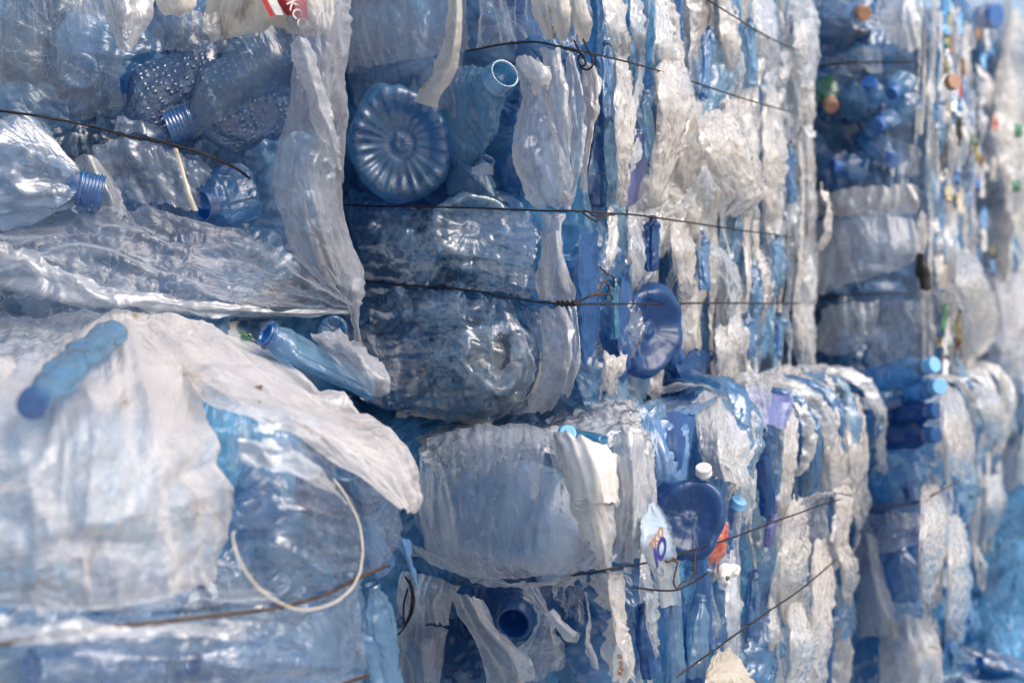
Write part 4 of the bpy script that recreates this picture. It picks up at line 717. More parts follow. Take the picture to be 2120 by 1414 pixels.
sheet('plastic_film', grid(Ce, [[(878, 908, .12), (950, 884, .155), (1030, 872, .175), (1110, 880, .185), (1180, 905, .18)], [(872, 950, .14), (945, 925, .185), (1030, 915, .205), (1115, 925, .215), (1195, 960, .20)], [(876, 1000, .15), (945, 975, .20), (1030, 960, .22), (1115, 985, .225), (1205, 1040, .20)], [(890, 1060, .15), (960, 1010, .20), (1030, 985, .22), (1110, 1050, .225), (1215, 1120, .19)]]), M['creased'], 159, 'whitish film with radiating creases over the upper half of the large jug', fold=(.022, .006), crum=(.05, .005), fine=.001, rag=(.01, .01, .004, .05))  # pale film layer supplies the highlight on top of the jug; creases are modelled
sheet('plastic_film', grid(Ce, [list(c) for c in zip(*[[(855, 1120, .09), (920, 1150, .14), (1000, 1180, .17), (1060, 1205, .18), (1120, 1205, .17), (1200, 1195, .15)], [(850, 1150, .09), (910, 1185, .14), (990, 1210, .17), (1060, 1222, .17), (1120, 1218, .16), (1190, 1210, .14)]])]), M['grey'], 162, 'twisted grey film band pulled across under the film covered jug', fold=(.016, .007), crum=(.03, .006))
sheet('plastic_film', gridw([[(860, 905, 2.25), (920, 880, 2.3), (1000, 872, 2.32), (1070, 868, 2.32), (1130, 872, 2.30)], [(868, 935, 2.07), (930, 910, 2.08), (1010, 893, 2.06), (1080, 890, 2.03), (1150, 905, 2.0)], [(880, 975, 2.02), (940, 950, 2.0), (1015, 930, 1.98), (1090, 930, 1.95), (1155, 945, 1.92)]]), M['milky'], 163, 'torn gathered film lip squeezed out between the two bales', fold=(.02, .007), crum=(.06, .005), fine=.001, rag=(.006, .006, .004, .006))
sheet('plastic_pouch', grid(Ce, [[(1128, 895, .16), (1165, 890, .19), (1215, 905, .21), (1255, 925, .19), (1268, 945, .16)], [(1150, 940, .18), (1185, 935, .23), (1225, 945, .24), (1262, 965, .21), (1276, 985, .17)], [(1170, 990, .18), (1200, 990, .23), (1232, 995, .24), (1262, 1005, .21), (1278, 1020, .17)], [(1185, 1040, .18), (1210, 1040, .21), (1238, 1040, .22), (1262, 1040, .20), (1275, 1050, .17)]]), M['opaque'], 164, 'glossy opaque white pouch at the corner of the lower bale', 'plastic pouch', fold=(.03, .007), crum=(.05, .012))
sheet('plastic_film', grid(Ce, [[(1180, 1030, .19), (1205, 1028, .22), (1235, 1030, .22), (1268, 1035, .18)], [(1200, 1090, .19), (1222, 1090, .215), (1245, 1090, .21), (1272, 1090, .18)], [(1222, 1140, .18), (1240, 1140, .20), (1255, 1140, .20), (1272, 1140, .17)], [(1230, 1178, .15), (1244, 1180, .17), (1256, 1180, .17), (1268, 1176, .15)]]), M['white'], 165, 'white pleated film neck narrowing from the white pouch to the wire', fold=(.02, .008))
pb(Ce, 'bottle_collar', 'white screw collar pressed inside the white pouch film', (1228, 1120, .16), (1220, 1012, .20), 30, M['opaque'], 166, neckpx=30, neck_hpx=26, crum=.1, cat='bottle neck')
sheet('plastic_film', grid(Cs, [[(1268, 900, .06), (1310, 890, .09), (1350, 930, .06)], [(1268, 980, .06), (1315, 980, .10), (1360, 990, .06)], [(1268, 1050, .06), (1318, 1060, .10), (1362, 1050, .06)], [(1270, 1120, .05), (1310, 1120, .09), (1345, 1110, .05)], [(1272, 1168, .03), (1300, 1165, .05), (1325, 1155, .03)]]), M['milky'], 167, 'translucent clear film curtain wrapped round the lower bale corner', fold=(.03, .008))
sheet('plastic_film', grid(Cs, [[(1322, 905, .07), (1345, 912, .08), (1356, 922, .07)], [(1320, 940, .08), (1340, 945, .09), (1358, 945, .08)]]), M['white'], 168, 'small curled white film corner beside the folded blue sheets', fold=None, crum=(.02, .006), rag=(.004,) * 4)
sheet('plastic_film', gridw([[(1130, 870, 2.26), (1190, 835, 2.3), (1250, 815, 2.32), (1310, 820, 2.34), (1335, 850, 2.3)], [(1125, 890, 2.1), (1190, 870, 2.1), (1250, 850, 2.12), (1310, 850, 2.14), (1340, 880, 2.14)], [(1140, 905, 1.98), (1200, 905, 1.98), (1260, 890, 2.0), (1320, 890, 2.02), (1345, 905, 2.06)], [(1200, 925, 1.93), (1240, 935, 1.94), (1280, 930, 1.95), (1320, 925, 1.98), (1340, 930, 2.03)]]), M['milky'], 169, 'ragged whitish film spread on top of the lower bale corner', fold=(.02, .008), crum=(.03, .012), rag=(.012,) * 4)
sheet('plastic_film', gridw([[(1275, 835, 2.2), (1300, 830, 2.2), (1325, 850, 2.2)], [(1278, 880, 2.03), (1305, 870, 2.02), (1332, 880, 2.03)], [(1285, 925, 1.95), (1308, 925, 1.94), (1330, 925, 1.96)]]), M['white'], 170, 'bright bunched film crest above the clear curtain', fold=(.015, .009), crum=(.025, .012), rag=(.008,) * 4)
pb(Ce, 'crushed_bottle', 'flattened blue bottle under the light blue disc cap', (1250, 912, .13), (1160, 892, .13), 20, M['petteal'], 171, neckpx=10, ff=.5, crum=.3, flat=(0, 0, 1))
add_cap('bottle_closure', Ce.at(1175, 899, .18), unit(np.array([.05, -.75, .45])), 17 * .00066, .006, M['caplight'], label='flat light blue disc cap lying on the lower bale')
# film tangle under the jug
pb(Ce, 'water_bottle', 'dark blue bottle with open screw neck facing out under the jug', (1085, 1225, .0), (1062, 1292, .11), 82, M['petdeep'], 172, neckpx=34, neck_hpx=58, neckmat=M['petdeep'], flat=(0, 0, 1), ff=1, crum=.1, shoulder=.5)
for i, (rows, mt, lab, kw) in enumerate([
    ([[(925, 1215, .10), (960, 1225, .13), (1000, 1240, .11)], [(950, 1270, .11), (990, 1280, .14), (1020, 1290, .11)], [(980, 1330, .11), (1025, 1330, .14), (1060, 1335, .11)], [(1000, 1390, .11), (1060, 1380, .14), (1100, 1375, .11)], [(1010, 1430, .11), (1070, 1425, .13), (1110, 1410, .10)]], 'grey', 'wide grey film ribbon trailing down left of the open dark blue neck', {}),
    ([[(1065, 1205, .15), (1085, 1200, .17), (1110, 1205, .15)], [(1090, 1240, .16), (1108, 1240, .18), (1125, 1245, .16)], [(1115, 1270, .16), (1128, 1270, .18), (1140, 1275, .16)], [(1100, 1310, .17), (1125, 1315, .18), (1150, 1310, .16)], [(1065, 1345, .16), (1110, 1360, .17), (1170, 1330, .15)], [(1050, 1400, .13), (1110, 1410, .15), (1175, 1380, .13)]], 'haze', 'twisted clear film knot draped over the open dark blue neck', dict(fold=(.018, .008))),
    ([[(1118, 1260, .17), (1126, 1255, .18), (1134, 1262, .17)], [(1140, 1290, .17), (1155, 1285, .18), (1165, 1280, .17)], [(1160, 1320, .16), (1180, 1318, .17), (1196, 1305, .16)], [(1180, 1332, .16), (1192, 1330, .16), (1200, 1320, .16)]], 'milky', 'small flared film tip right of the open dark blue neck', dict(fold=(.012, .005))),
    ([[(835, 1180, .03), (890, 1190, .07), (960, 1210, .06)], [(820, 1240, .03), (880, 1240, .08), (935, 1250, .06)], [(840, 1300, .03), (890, 1300, .08), (935, 1300, .05)]], 'milky', 'pale film pouch behind the hanging black wire loop', {}),
    ([[(810, 1300, .02), (860, 1290, .06), (930, 1300, .04)], [(815, 1360, .02), (865, 1355, .07), (920, 1350, .04)], [(830, 1430, .02), (870, 1430, .06), (905, 1420, .03)]], 'grey', 'shadowed grey film folds low in the gap beside the black loop', {}),
    ([[(1140, 1195, .13), (1175, 1190, .16), (1220, 1190, .14)], [(1145, 1225, .14), (1165, 1215, .16), (1215, 1215, .15)], [(1148, 1238, .14), (1172, 1228, .15), (1200, 1222, .14)]], 'grey', 'torn dirty fringe hanging from the wire under the pleated white neck', dict(rag=(.008, .008, .0, .03), fold=(.012, .005))),
    ([[(1150, 1210, .10), (1185, 1210, .12), (1215, 1210, .11)], [(1150, 1260, .10), (1185, 1260, .12), (1210, 1265, .11)], [(1165, 1310, .10), (1190, 1315, .12), (1210, 1320, .11)]], 'haze', 'thin hazy film patch beside the torn white strip', dict(rag=(.01, .01, 0, .02))),
    ([[(1200, 1195, .14), (1250, 1185, .17), (1290, 1180, .13)], [(1225, 1240, .15), (1262, 1240, .18), (1300, 1240, .13)], [(1235, 1300, .15), (1272, 1300, .18), (1308, 1300, .13)], [(1240, 1350, .15), (1278, 1355, .18), (1312, 1355, .13)], [(1235, 1430, .14), (1280, 1430, .16), (1318, 1430, .12)]], 'warm', 'long torn white film strip hanging down the lower bale corner', dict(rag=(.022, .006, 0, .01), fold=(.02, .007))),
    ([[(1208, 1225, .16), (1214, 1225, .165), (1220, 1225, .16)], [(1212, 1280, .16), (1219, 1280, .165), (1226, 1280, .16)], [(1205, 1330, .16), (1216, 1330, .17), (1228, 1330, .16)], [(1215, 1400, .15), (1232, 1400, .16), (1250, 1400, .15)]], 'white', 'shredded thin film threads left of the long torn white strip', dict(rag=(.006, .006, 0, .01), fold=(.01, .004)))]):
    kw = dict(dict(fold=(.028, .009), crum=(.04, .007)), **kw)
    sheet('plastic_film', grid(Ce, rows), M[mt], 180 + i, lab, **kw)
wire('wire_loop', [[Ce.at(*q) for q in [(838, 1190, .12), (850, 1215, .13), (853, 1245, .13), (845, 1280, .13), (832, 1305, .12), (812, 1322, .10)]], [Ce.at(*q) for q in [(846, 1195, .12), (857, 1235, .13), (852, 1270, .13), (838, 1292, .13), (836, 1250, .13), (845, 1215, .13)]]], M['wire'], r=.0016, label='black wire loop dangling in the gap between the two nearest lower bales')
tx = thing('printed_scrap', Ce.at(1283, 1375, .19), 'torn printed scrap with orange letters in the long torn strip', 'printed scrap')
part(tx, sheet, 'backing', grid(Ce, [[(1262, 1345, .187), (1292, 1345, .187)], [(1262, 1412, .187), (1294, 1412, .187)]]), M['opaque'], 190, fold=None, crum=(.04, .001))
o_ = np.array(tx.location)
text('lettering', 'Kpo II', Ce.n, Ce.at(1284, 1376, .196), -Ce.a, .011, M['orangeprint'], tx, o_, bold=.0003)
# side of bale C
fill_side(baleC, Cs, .03, .97, .20, .80, 34, [('warm', 4), ('white', 2), ('milky', 3), ('petblue', 4), ('petpanel', 2.5), ('haze', 2), ('pet', 2)], [lambda t: .62 + .02 * t, lambda t: .42], 91, wmin=.012, wmax=.03)
def top_lumps(root, face, t0, t1, z, n, mats, seed, res=.0045):
    r = random.Random(seed)
    for i in range(n):
        t = t0 + (t1 - t0) * (i + r.uniform(.2, .8)) / n; w = r.uniform(.02, .045); d = r.uniform(.06, .16); up = r.uniform(.0, .03); lean = r.uniform(-.04, .04)
        prof = [(-.16, z + .005 + up), (-.06, z + .02 + up), (.02, z + .01 + up * .7), (.05, z - .03), (.045, z - .03 - d * .5), (.03, z - .03 - d)]
        rows = [[face.sp(t + lean * k + x * w * (1.1 - .1 * k) , zz + .012 * (1 - x * x) * (1 if k < 3 else 0), o + (.014 * (1 - x * x) if k > 1 else 0)) for x in (-1, -.5, 0, .5, 1)] for k, (o, zz) in enumerate(prof)]
        mt = M[r.choices([m[0] for m in mats], [m[1] for m in mats])[0]]
        part(root, sheet, 'film_fold', rows, mt, seed * 70 + i, res=res, fold=(.014, .007), crum=(.035, .010), fine=.003, rag=(.006, .006, .012, .025), nmax=150)
top_lumps(baleC, Cs, .30, .98, .82, 13, [('petblue', 4), ('pet', 4), ('white', 3), ('milky', 3), ('warm', 2), ('bluefilm', 1)], 88)
fill_patch(baleC, Cs, .10, .97, .25, .78, 26, [('warm', 3), ('milky', 5), ('haze', 3), ('petblue', 4), ('pet', 5), ('white', 2)], 84, w=(.02, .055), off=(.0, .045))
for i, (rows, mt, lab, kw) in enumerate([
    ([[(1325, 830, 2.35), (1400, 815, 2.4), (1480, 805, 2.45)], [(1328, 850, 2.22), (1400, 840, 2.26), (1490, 825, 2.3)], [(1335, 872, 2.12), (1390, 875, 2.14), (1440, 860, 2.18)]], 'bluefilm', 'creased glossy blue sheet folded over the lower bale top', dict(fold=None, crum=(.06, .012))),
    ([[(1330, 860, 2.13), (1375, 865, 2.13), (1420, 870, 2.17)], [(1328, 910, 2.10), (1375, 910, 2.10), (1425, 905, 2.14)], [(1345, 980, 2.09), (1385, 975, 2.09), (1420, 960, 2.13)], [(1360, 1040, 2.10), (1390, 1030, 2.10), (1420, 1010, 2.14)]], 'bluefilm', 'angular folded blue sheet standing at the lower bale corner', dict(fold=None, crum=(.05, .016))),
    ([[(1378, 850, 2.15), (1410, 850, 2.16), (1440, 855, 2.2)], [(1380, 920, 2.1), (1408, 920, 2.11), (1432, 920, 2.15)], [(1385, 990, 2.1), (1405, 990, 2.11), (1425, 980, 2.15)]], 'petpanel', 'upright blue panel between the folded blue sheets and white film', dict(fold=None, crum=(.07, .006))),
    ([[(1485, 800, 2.55), (1560, 785, 2.62), (1640, 790, 2.7)], [(1480, 840, 2.4), (1560, 815, 2.45), (1640, 830, 2.5)], [(1500, 880, 2.35), (1570, 880, 2.38), (1630, 890, 2.45)]], 'purplefilm', 'purple blue plastic sheet lying on the lower bale top', dict(fold=(.06, .01), crum=(.08, .01))),
    ([[(1430, 830, 2.3), (1500, 815, 2.35), (1560, 900, 2.38)], [(1440, 880, 2.2), (1500, 890, 2.2), (1565, 930, 2.28)], [(1450, 940, 2.17), (1500, 950, 2.15), (1540, 980, 2.24)], [(1470, 990, 2.16), (1510, 1000, 2.15), (1540, 1020, 2.24)]], 'white', 'puffed white film hood beside the white round cap', dict(crum=(.07, .010), fold=(.03, .008))),
    ([[(1560, 775, 2.62), (1620, 755, 2.7), (1680, 770, 2.78)], [(1570, 795, 2.55), (1630, 790, 2.6), (1690, 800, 2.65)], [(1590, 820, 2.5), (1640, 825, 2.52), (1680, 830, 2.56)]], 'warm', 'white film cap on the far top of the lower bale', dict(fold=(.03, .008), crum=(.08, .006)))]):
    sheet('plastic_film', gridw(rows), M[mt], 200 + i, lab, **kw)
pb(Cs, 'water_bottle', 'large dark blue round base with pale dot on the lower bale side', (1430, 1072, .08), (1340, 1064, -.15), 80, M['petdeep'], 210, neckpx=16, flat=(0, 0, 1), ff=1.0, crum=.30, lobes=6, base_detail=.9, oval=.07, n=110)
tx = thing('printed_bottle', Cs.at(1362, 1110, .07), 'white and pale blue printed bottle lettered KO 10 beside the dark blue base', 'bottle')
part(tx, sheet, 'body', strip_ctrl(Cs, [(1348, 1040, 12, .08), (1356, 1080, 30, .10), (1361, 1110, 36, .11), (1367, 1150, 36, .11), (1382, 1200, 26, .08), (1390, 1260, 22, .05)], .35), m_film('printed_bottle_wall', (.62, .76, .86), .95, 1, .2, .9, .2, .1, .02), 211, fold=None, crum=(.08, .003))
o_ = np.array(tx.location); upC = unit(Cs.at(1360, 1100, .1) - Cs.at(1378, 1160, .1))
text('lettering', 'TKO', Cs.n, Cs.at(1360, 1116, .126), upC, .020, M['orangeprint'], tx, o_, bold=.0004)
text('lettering', 'IO', Cs.n, Cs.at(1366, 1144, .126), upC, .036, M['navy'], tx, o_, shear=.2, bold=.0016)
add_cap('bottle_closure', Cs.at(1457, 980, .09), unit(np.array([-.1, -.5, .8])), 16 * .00074, .012, M['capwhite'], label='round white cap stuck beside the puffed white hood')
add_cap('bottle_closure', Cs.at(1524, 1048, .06), unit(np.array([.3, -.4, .8])), 16 * .00078, .013, M['caplight'], label='pale blue cap squeezed between folds above the red wrapper')
sstrip(Cs, 'red and white wrapper strip under the wire beside the dark blue base', [(1498, 1052, 8, .08), (1496, 1090, 14, .10), (1490, 1130, 18, .10), (1484, 1180, 18, .08)], M['redstrip'], 212, .3, 'plastic_wrapper', 'wrapper', fold=None)
cupm = sheet('cup_fragment', grid(Cs, [[(1462, 1176, .08), (1490, 1168, .10), (1515, 1166, .10), (1536, 1170, .08)], [(1468, 1192, .09), (1490, 1190, .12), (1512, 1188, .12), (1530, 1182, .09)], [(1474, 1204, .09), (1490, 1206, .11), (1508, 1204, .11), (1522, 1194, .09)]]), M['opaque'], 213, 'crushed white cup fragment with small dark print below the red wrapper', 'cup', fold=None, crum=(.02, .008))
text('lettering', 'Kpe', Cs.n, Cs.at(1507, 1196, .135), ZV, .008, M['black'], cupm, np.array(cupm.location), bold=.0003)
for i, (p0, p1, R, mt, lab) in enumerate([((1590, 1060, .03), (1575, 890, .05), 22, 'petdeep', 'slim dark blue bottle standing among white folds with arched shoulder'), ((1685, 960, .03), (1680, 830, .04), 26, 'petteal', 'teal crushed bottle standing on the lower bale side'), ((1555, 1010, .02), (1530, 900, .03), 20, 'petblue', 'blue bottle flank left of the slim dark blue bottle'), ((1400, 1410, .02), (1390, 1200, .02), 26, 'pet', 'clear twisted bottle hanging under the wire hook'), ((1440, 1400, .03), (1450, 1230, .03), 32, 'pet', 'creased clear bottle with ribs low on the lower bale side'), ((1560, 1330, .02), (1560, 1180, .03), 22, 'petblue', 'blue ribbed bottle between the white folds low on the side'), ((1345, 1400, .03), (1330, 1250, .02), 24, 'petpanel', 'dull blue bottle flank beside the long torn strip'), ((1590, 1130, .03), (1600, 1060, .04), 16, 'purplefilm', 'small dark purple bottle scrap under the far wire')]):
    pb(Cs, 'water_bottle', lab, p0, p1, R, M[mt], 220 + i, neckpx=10, crum=.55, ff=.6, ribs=(7, .0005))
for i, (ln, mt) in enumerate([([(1640, 860, 14, .04), (1636, 940, 18, .06), (1628, 1010, 14, .05), (1620, 1070, 12, .03)], 'warm'), ([(1648, 1070, 26, .05), (1644, 1130, 34, .08), (1640, 1190, 34, .08), (1632, 1240, 24, .05)], 'warm'), ([(1700, 1150, 20, .04), (1704, 1230, 26, .07), (1700, 1330, 26, .07), (1690, 1420, 22, .05)], 'warm'), ([(1650, 1260, 24, .05), (1665, 1320, 30, .08), (1660, 1380, 28, .07), (1640, 1430, 20, .05)], 'white'), ([(1725, 860, 22, .04), (1730, 930, 26, .06), (1735, 1000, 22, .05)], 'warm'), ([(1770, 850, 20, .04), (1775, 930, 24, .06), (1770, 1010, 18, .04)], 'warm'), ([(1745, 1130, 16, .05), (1760, 1170, 22, .07), (1755, 1230, 16, .05)], 'warm'), ([(1740, 1010, 18, .05), (1748, 1070, 16, .06), (1738, 1140, 10, .05)], 'warm'), ([(1600, 1240, 10, .04), (1604, 1300, 14, .06), (1600, 1360, 8, .04)], 'white'), ([(1520, 1190, 14, .04), (1516, 1270, 18, .05), (1510, 1340, 14, .04)], 'milky'), ([(1336, 1180, 14, .05), (1352, 1230, 18, .07), (1348, 1290, 14, .06), (1360, 1340, 12, .05)], 'milky'), ([(1530, 940, 14, .06), (1548, 1000, 18, .08), (1545, 1060, 14, .06)], 'milky')]):
    sstrip(Cs, None, ln, M[mt], 240 + i, .9, name='film_fold', parent=baleC)
sstrip(Cs, 'flapping white film fin sticking out over the far wire', [(1660, 1050, 10, .08), (1690, 1025, 18, .11), (1725, 1020, 24, .13), (1752, 1030, 20, .12)], M['white'], 260, .3)
sstrip(Cs, 'beige crumpled bag at the bottom edge under the wire', [(1500, 1340, 20, .05), (1505, 1370, 36, .08), (1510, 1410, 52, .10), (1515, 1450, 50, .09)], M['tan'], 261, .6, 'plastic_bag', 'plastic bag')
wC = [Ce, Cs]
wires(baleC, wC, [[(1180, 1192, .16), (1230, 1184, .19), (1275, 1175, .19), (1330, 1166, .08, 1), (1390, 1150, .09, 1), (1450, 1134, .10, 1), (1530, 1108, .10, 1), (1610, 1078, .10, 1), (1680, 1052, .10, 1), (1748, 1030, .08, 1)],
   [(1400, 1402, .08, 1), (1450, 1365, .09, 1), (1520, 1316, .09, 1), (1590, 1266, .09, 1), (1660, 1218, .10, 1), (1740, 1150, .08, 1)], [(1300, 1215, .06, 1), (1390, 1222, .08, 1), (1430, 1208, .09, 1), (1470, 1182, .09, 1)]], M['wire'], r=.0014)
part(baleC, wire, 'wire_hook', [[Cs.at(*q) for q in [(1370, 1158, .10), (1390, 1160, .105), (1402, 1164, .11), (1398, 1185, .11), (1394, 1205, .11), (1402, 1218, .11), (1412, 1205, .11), (1432, 1200, .11), (1438, 1170, .11), (1438, 1140, .10)]], [Cs.at(*q) for q in [(1362, 1160, .10), (1372, 1154, .105), (1382, 1164, .105), (1392, 1156, .105), (1400, 1160, .105)]]], M['rust'], r=.0014)
# ================================================================== bale E
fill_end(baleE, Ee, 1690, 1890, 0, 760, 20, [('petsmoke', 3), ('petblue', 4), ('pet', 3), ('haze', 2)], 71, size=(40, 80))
sheet('plastic_bag', grid(Ee, [[(1675, 470, .02), (1730, 450, .06), (1820, 440, .08), (1895, 455, .04)], [(1680, 520, .04), (1740, 510, .10), (1830, 505, .11), (1905, 505, .05)], [(1685, 570, .04), (1740, 560, .10), (1820, 550, .10), (1900, 540, .05)], [(1672, 625, .03), (1720, 605, .07), (1790, 580, .08), (1850, 560, .05)]]), M['grey'], 400, 'big grey blue bag bulging out above the middle wire of the blurred bale', 'plastic bag', fold=(.06, .01))
for i, (rows, mt, lab) in enumerate([
    ([[(1690, 395, .05), (1790, 385, .09), (1900, 380, .06)], [(1690, 420, .06), (1790, 425, .10), (1905, 415, .06)], [(1690, 445, .04), (1790, 450, .08), (1900, 445, .05)]], 'warm', 'dirty white film shelf above the big grey blue bag'),
    ([[(1790, 620, .05), (1860, 615, .08), (1930, 620, .05)], [(1800, 680, .05), (1870, 680, .08), (1940, 690, .05)], [(1800, 750, .04), (1870, 750, .06), (1935, 750, .04)]], 'haze', 'hazy film patch at the lower corner of the blurred bale'),
    ([[(1700, 635, .05), (1760, 625, .08), (1820, 620, .06)], [(1690, 670, .06), (1760, 690, .09), (1820, 650, .07)], [(1680, 720, .05), (1740, 740, .07), (1800, 710, .05)]], 'grey', 'dark translucent bag fold below the middle wire'),
    ([[(1690, 0, .06), (1740, -10, .09), (1800, -10, .07)], [(1700, 40, .06), (1750, 35, .09), (1790, 30, .07)], [(1740, 55, .06), (1775, 55, .08), (1798, 58, .06)]], 'clear', 'clear film flap with white rim at the top of the blurred bale'),
    ([[(1830, -10, .06), (1870, -10, .09), (1910, 0, .06)], [(1825, 40, .06), (1870, 45, .10), (1912, 50, .06)], [(1840, 90, .05), (1880, 110, .08), (1910, 100, .05)]], 'white', 'puffy white bag corner near the top of the blurred bale'),
    ([[(1720, 120, .06), (1780, 90, .09), (1830, 100, .07)], [(1730, 160, .06), (1790, 150, .09), (1830, 160, .07)]], 'clear', 'glinting clear film above the green capped bottle'),
    ([[(1820, 270, .06), (1870, 290, .09), (1910, 310, .06)], [(1800, 340, .06), (1850, 360, .1), (1905, 370, .06)]], 'clear', 'bright clear film over the blue caps above the dirty shelf')]):
    sheet('plastic_film', grid(Ee, rows), M[mt], 401 + i, lab, fold=(.03, .01))
for i, (p0, p1, R, mt, cap, lab) in enumerate([
    ((1700, 175, .03), (1722, 222, .08), 26, 'green', 'caporange', 'green bottle with an orange cap facing out of the blurred bale'),
    ((1790, 350, .03), (1725, 345, .07), 26, 'petblue', 'capblue', 'blurred bottle with a blue cap above the dirty film shelf'),
    ((1790, 280, .02), (1850, 335, .08), 24, 'petblue', 'capblue', 'slanting blue bottle with cap beside the bright clear film'),
    ((1820, 210, .02), (1798, 168, .08), 22, 'pet', 'capblue', 'clear bottle with a bright blue cap right of the green bottle'),
    ((1850, 240, .02), (1815, 260, .08), 20, 'petblue', 'capblue', 'small bottle with blue cap in the middle of the blurred bale end'),
    ((1880, 160, .02), (1845, 195, .07), 24, 'pet', 'capblue', 'crushed clear bottle near the coloured wrapper side'),
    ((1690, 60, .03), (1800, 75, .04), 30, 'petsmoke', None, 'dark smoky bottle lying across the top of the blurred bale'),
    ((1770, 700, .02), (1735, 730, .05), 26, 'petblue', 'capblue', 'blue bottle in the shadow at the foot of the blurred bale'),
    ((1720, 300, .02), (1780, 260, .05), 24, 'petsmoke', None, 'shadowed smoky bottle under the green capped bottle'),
    ((1760, 20, .05), (1790, 28, .09), 18, 'pet', 'caporange', 'clear bottle with a faded orange cap at the top of the blurred bale')]):
    pb(Ee, 'water_bottle', lab, p0, p1, R, M[mt], 420 + i, neckpx=13, cap=M[cap] if cap else None, crum=.35, ff=.6, gather=.2)
sheet('dark_hole_patch', grid(Ee, [[(1895, 520, .07), (1910, 520, .08), (1920, 535, .07)], [(1900, 560, .07), (1912, 560, .08), (1926, 570, .07)], [(1905, 600, .07), (1915, 605, .08), (1925, 600, .07)]]), M['black'], 435, 'black plastic scrap at the corner beside the big grey blue bag', 'plastic scrap', fold=None, crum=(.03, .01))  # black sheet stands in for the shade inside an open gap
fill_side(baleE, Es, .02, .9, .83, 1.70, 22, [('warm', 5), ('white', 4), ('milky', 3), ('bluefilm', 2), ('petblue', 2)], [lambda t: 1.3, lambda t: 1.02], 93, wmin=.012, wmax=.03, res=.008)
fill_patch(baleE, Es, .0, .9, .84, 1.68, 26, [('warm', 3), ('milky', 3), ('haze', 2), ('petblue', 2), ('clear', 3)], 85, off=(.02, .06), res=.007)
r = random.Random(44)
scraps = ['redstrip', 'yellow', 'greenopaque', 'capblue', 'caplight', 'opaque', 'opaque', 'opaque', 'black', 'brown', 'caplight', 'tan', 'white', 'petblue', 'bluefilm', 'warm']
for i in range(80):
    t, z = r.uniform(.02, .9), r.uniform(.84, 1.68); a, b = r.uniform(.006, .018), r.uniform(.012, .04); th = r.uniform(-.5, .5); o0 = r.uniform(.02, .05)
    rows = [[Es.sp(t + x * a * math.cos(th) - y * b * math.sin(th), z + x * a * math.sin(th) + y * b * math.cos(th), o0 + .012 * (1 - x * x)) for x in (-1, 0, 1)] for y in (-1, 0, 1)]
    part(baleE, sheet, 'wrapper_scrap', rows, M[r.choice(scraps)], 500 + i, res=.006, fold=None, crum=(.02, .008))
sstrip(Es, 'white film tongue hanging at the far end of the coloured side', [(2000, 520, 18, .06), (2010, 580, 34, .10), (2030, 640, 36, .10), (2030, 700, 26, .08), (2020, 740, 10, .06)], M['warm'], 581, .4)
add_cap('bottle_closure', Es.at(1968, 172, .08), unit(np.array([.3, -.8, .1])), .016, .014, M['caporange'], label='orange cap on the coloured wrapper side of the blurred bale')
wires(baleE, [Ee, Es], [[(1668, 612, .08), (1740, 612, .12), (1820, 608, .12), (1890, 607, .08)], [(1690, 138, .06), (1760, 130, .09), (1840, 130, .08), (1895, 128, .06)]], M['wire'], r=.002)
# ================================================================== bale H (lower, behind C)
fill_end(baleH, He, 1770, 1900, 800, 1420, 16, [('petblue', 4), ('pet', 3), ('haze', 3), ('petdeep', 1)], 75, size=(40, 80))
top_lumps(baleH, Hs, .0, .93, .80, 10, [('petblue', 4), ('pet', 4), ('white', 3), ('milky', 3), ('warm', 2)], 89, res=.007)
fill_patch(baleH, Hs, .0, .93, .1, .78, 30, [('warm', 4), ('milky', 4), ('haze', 3), ('petblue', 5), ('pet', 4)], 86, w=(.02, .06), off=(.02, .06), res=.007)
fill_side(baleH, Hs, .02, .93, .10, .80, 26, [('warm', 6), ('white', 3), ('milky', 3), ('petblue', 3), ('grey', 2)], [lambda t: .62, lambda t: .4], 95, wmin=.015, wmax=.036, res=.007)
for i, (p0, p1, R, mt, cap, lab) in enumerate([
    ((1800, 790, .0), (1935, 755, .10), 28, 'petblue', 'caplight', 'topmost blue bottle with pale cap jutting from the rear lower bale'),
    ((1880, 810, .0), (1945, 800, .10), 24, 'petblue', 'caplight', 'second bottle neck down jutting from the rear lower bale'),
    ((1850, 860, .0), (1940, 850, .10), 26, 'petdeep', 'capblue', 'third dark blue neck jutting from the rear lower bale'),
    ((1830, 900, .0), (1938, 900, .10), 30, 'petdeep', 'capblue', 'lowest bright blue neck jutting from the rear lower bale'),
    ((1810, 850, .02), (1870, 830, .03), 26, 'pet', None, 'clear crushed bottle beside the jutting blue necks'),
    ((1870, 1240, .02), (1860, 1110, .04), 34, 'petblue', None, 'blue bottle showing through film in the middle of the rear lower bale'),
    ((1880, 960, .02), (1890, 1040, .05), 26, 'pet', None, 'glinting clear bottle under the jutting necks')]):
    pb(He, 'water_bottle', lab, p0, p1, R, M[mt], 600 + i, neckpx=14, neck_hpx=28, cap=M[cap] if cap else None, neckmat=M['petneck'], crum=.3, ff=.7)
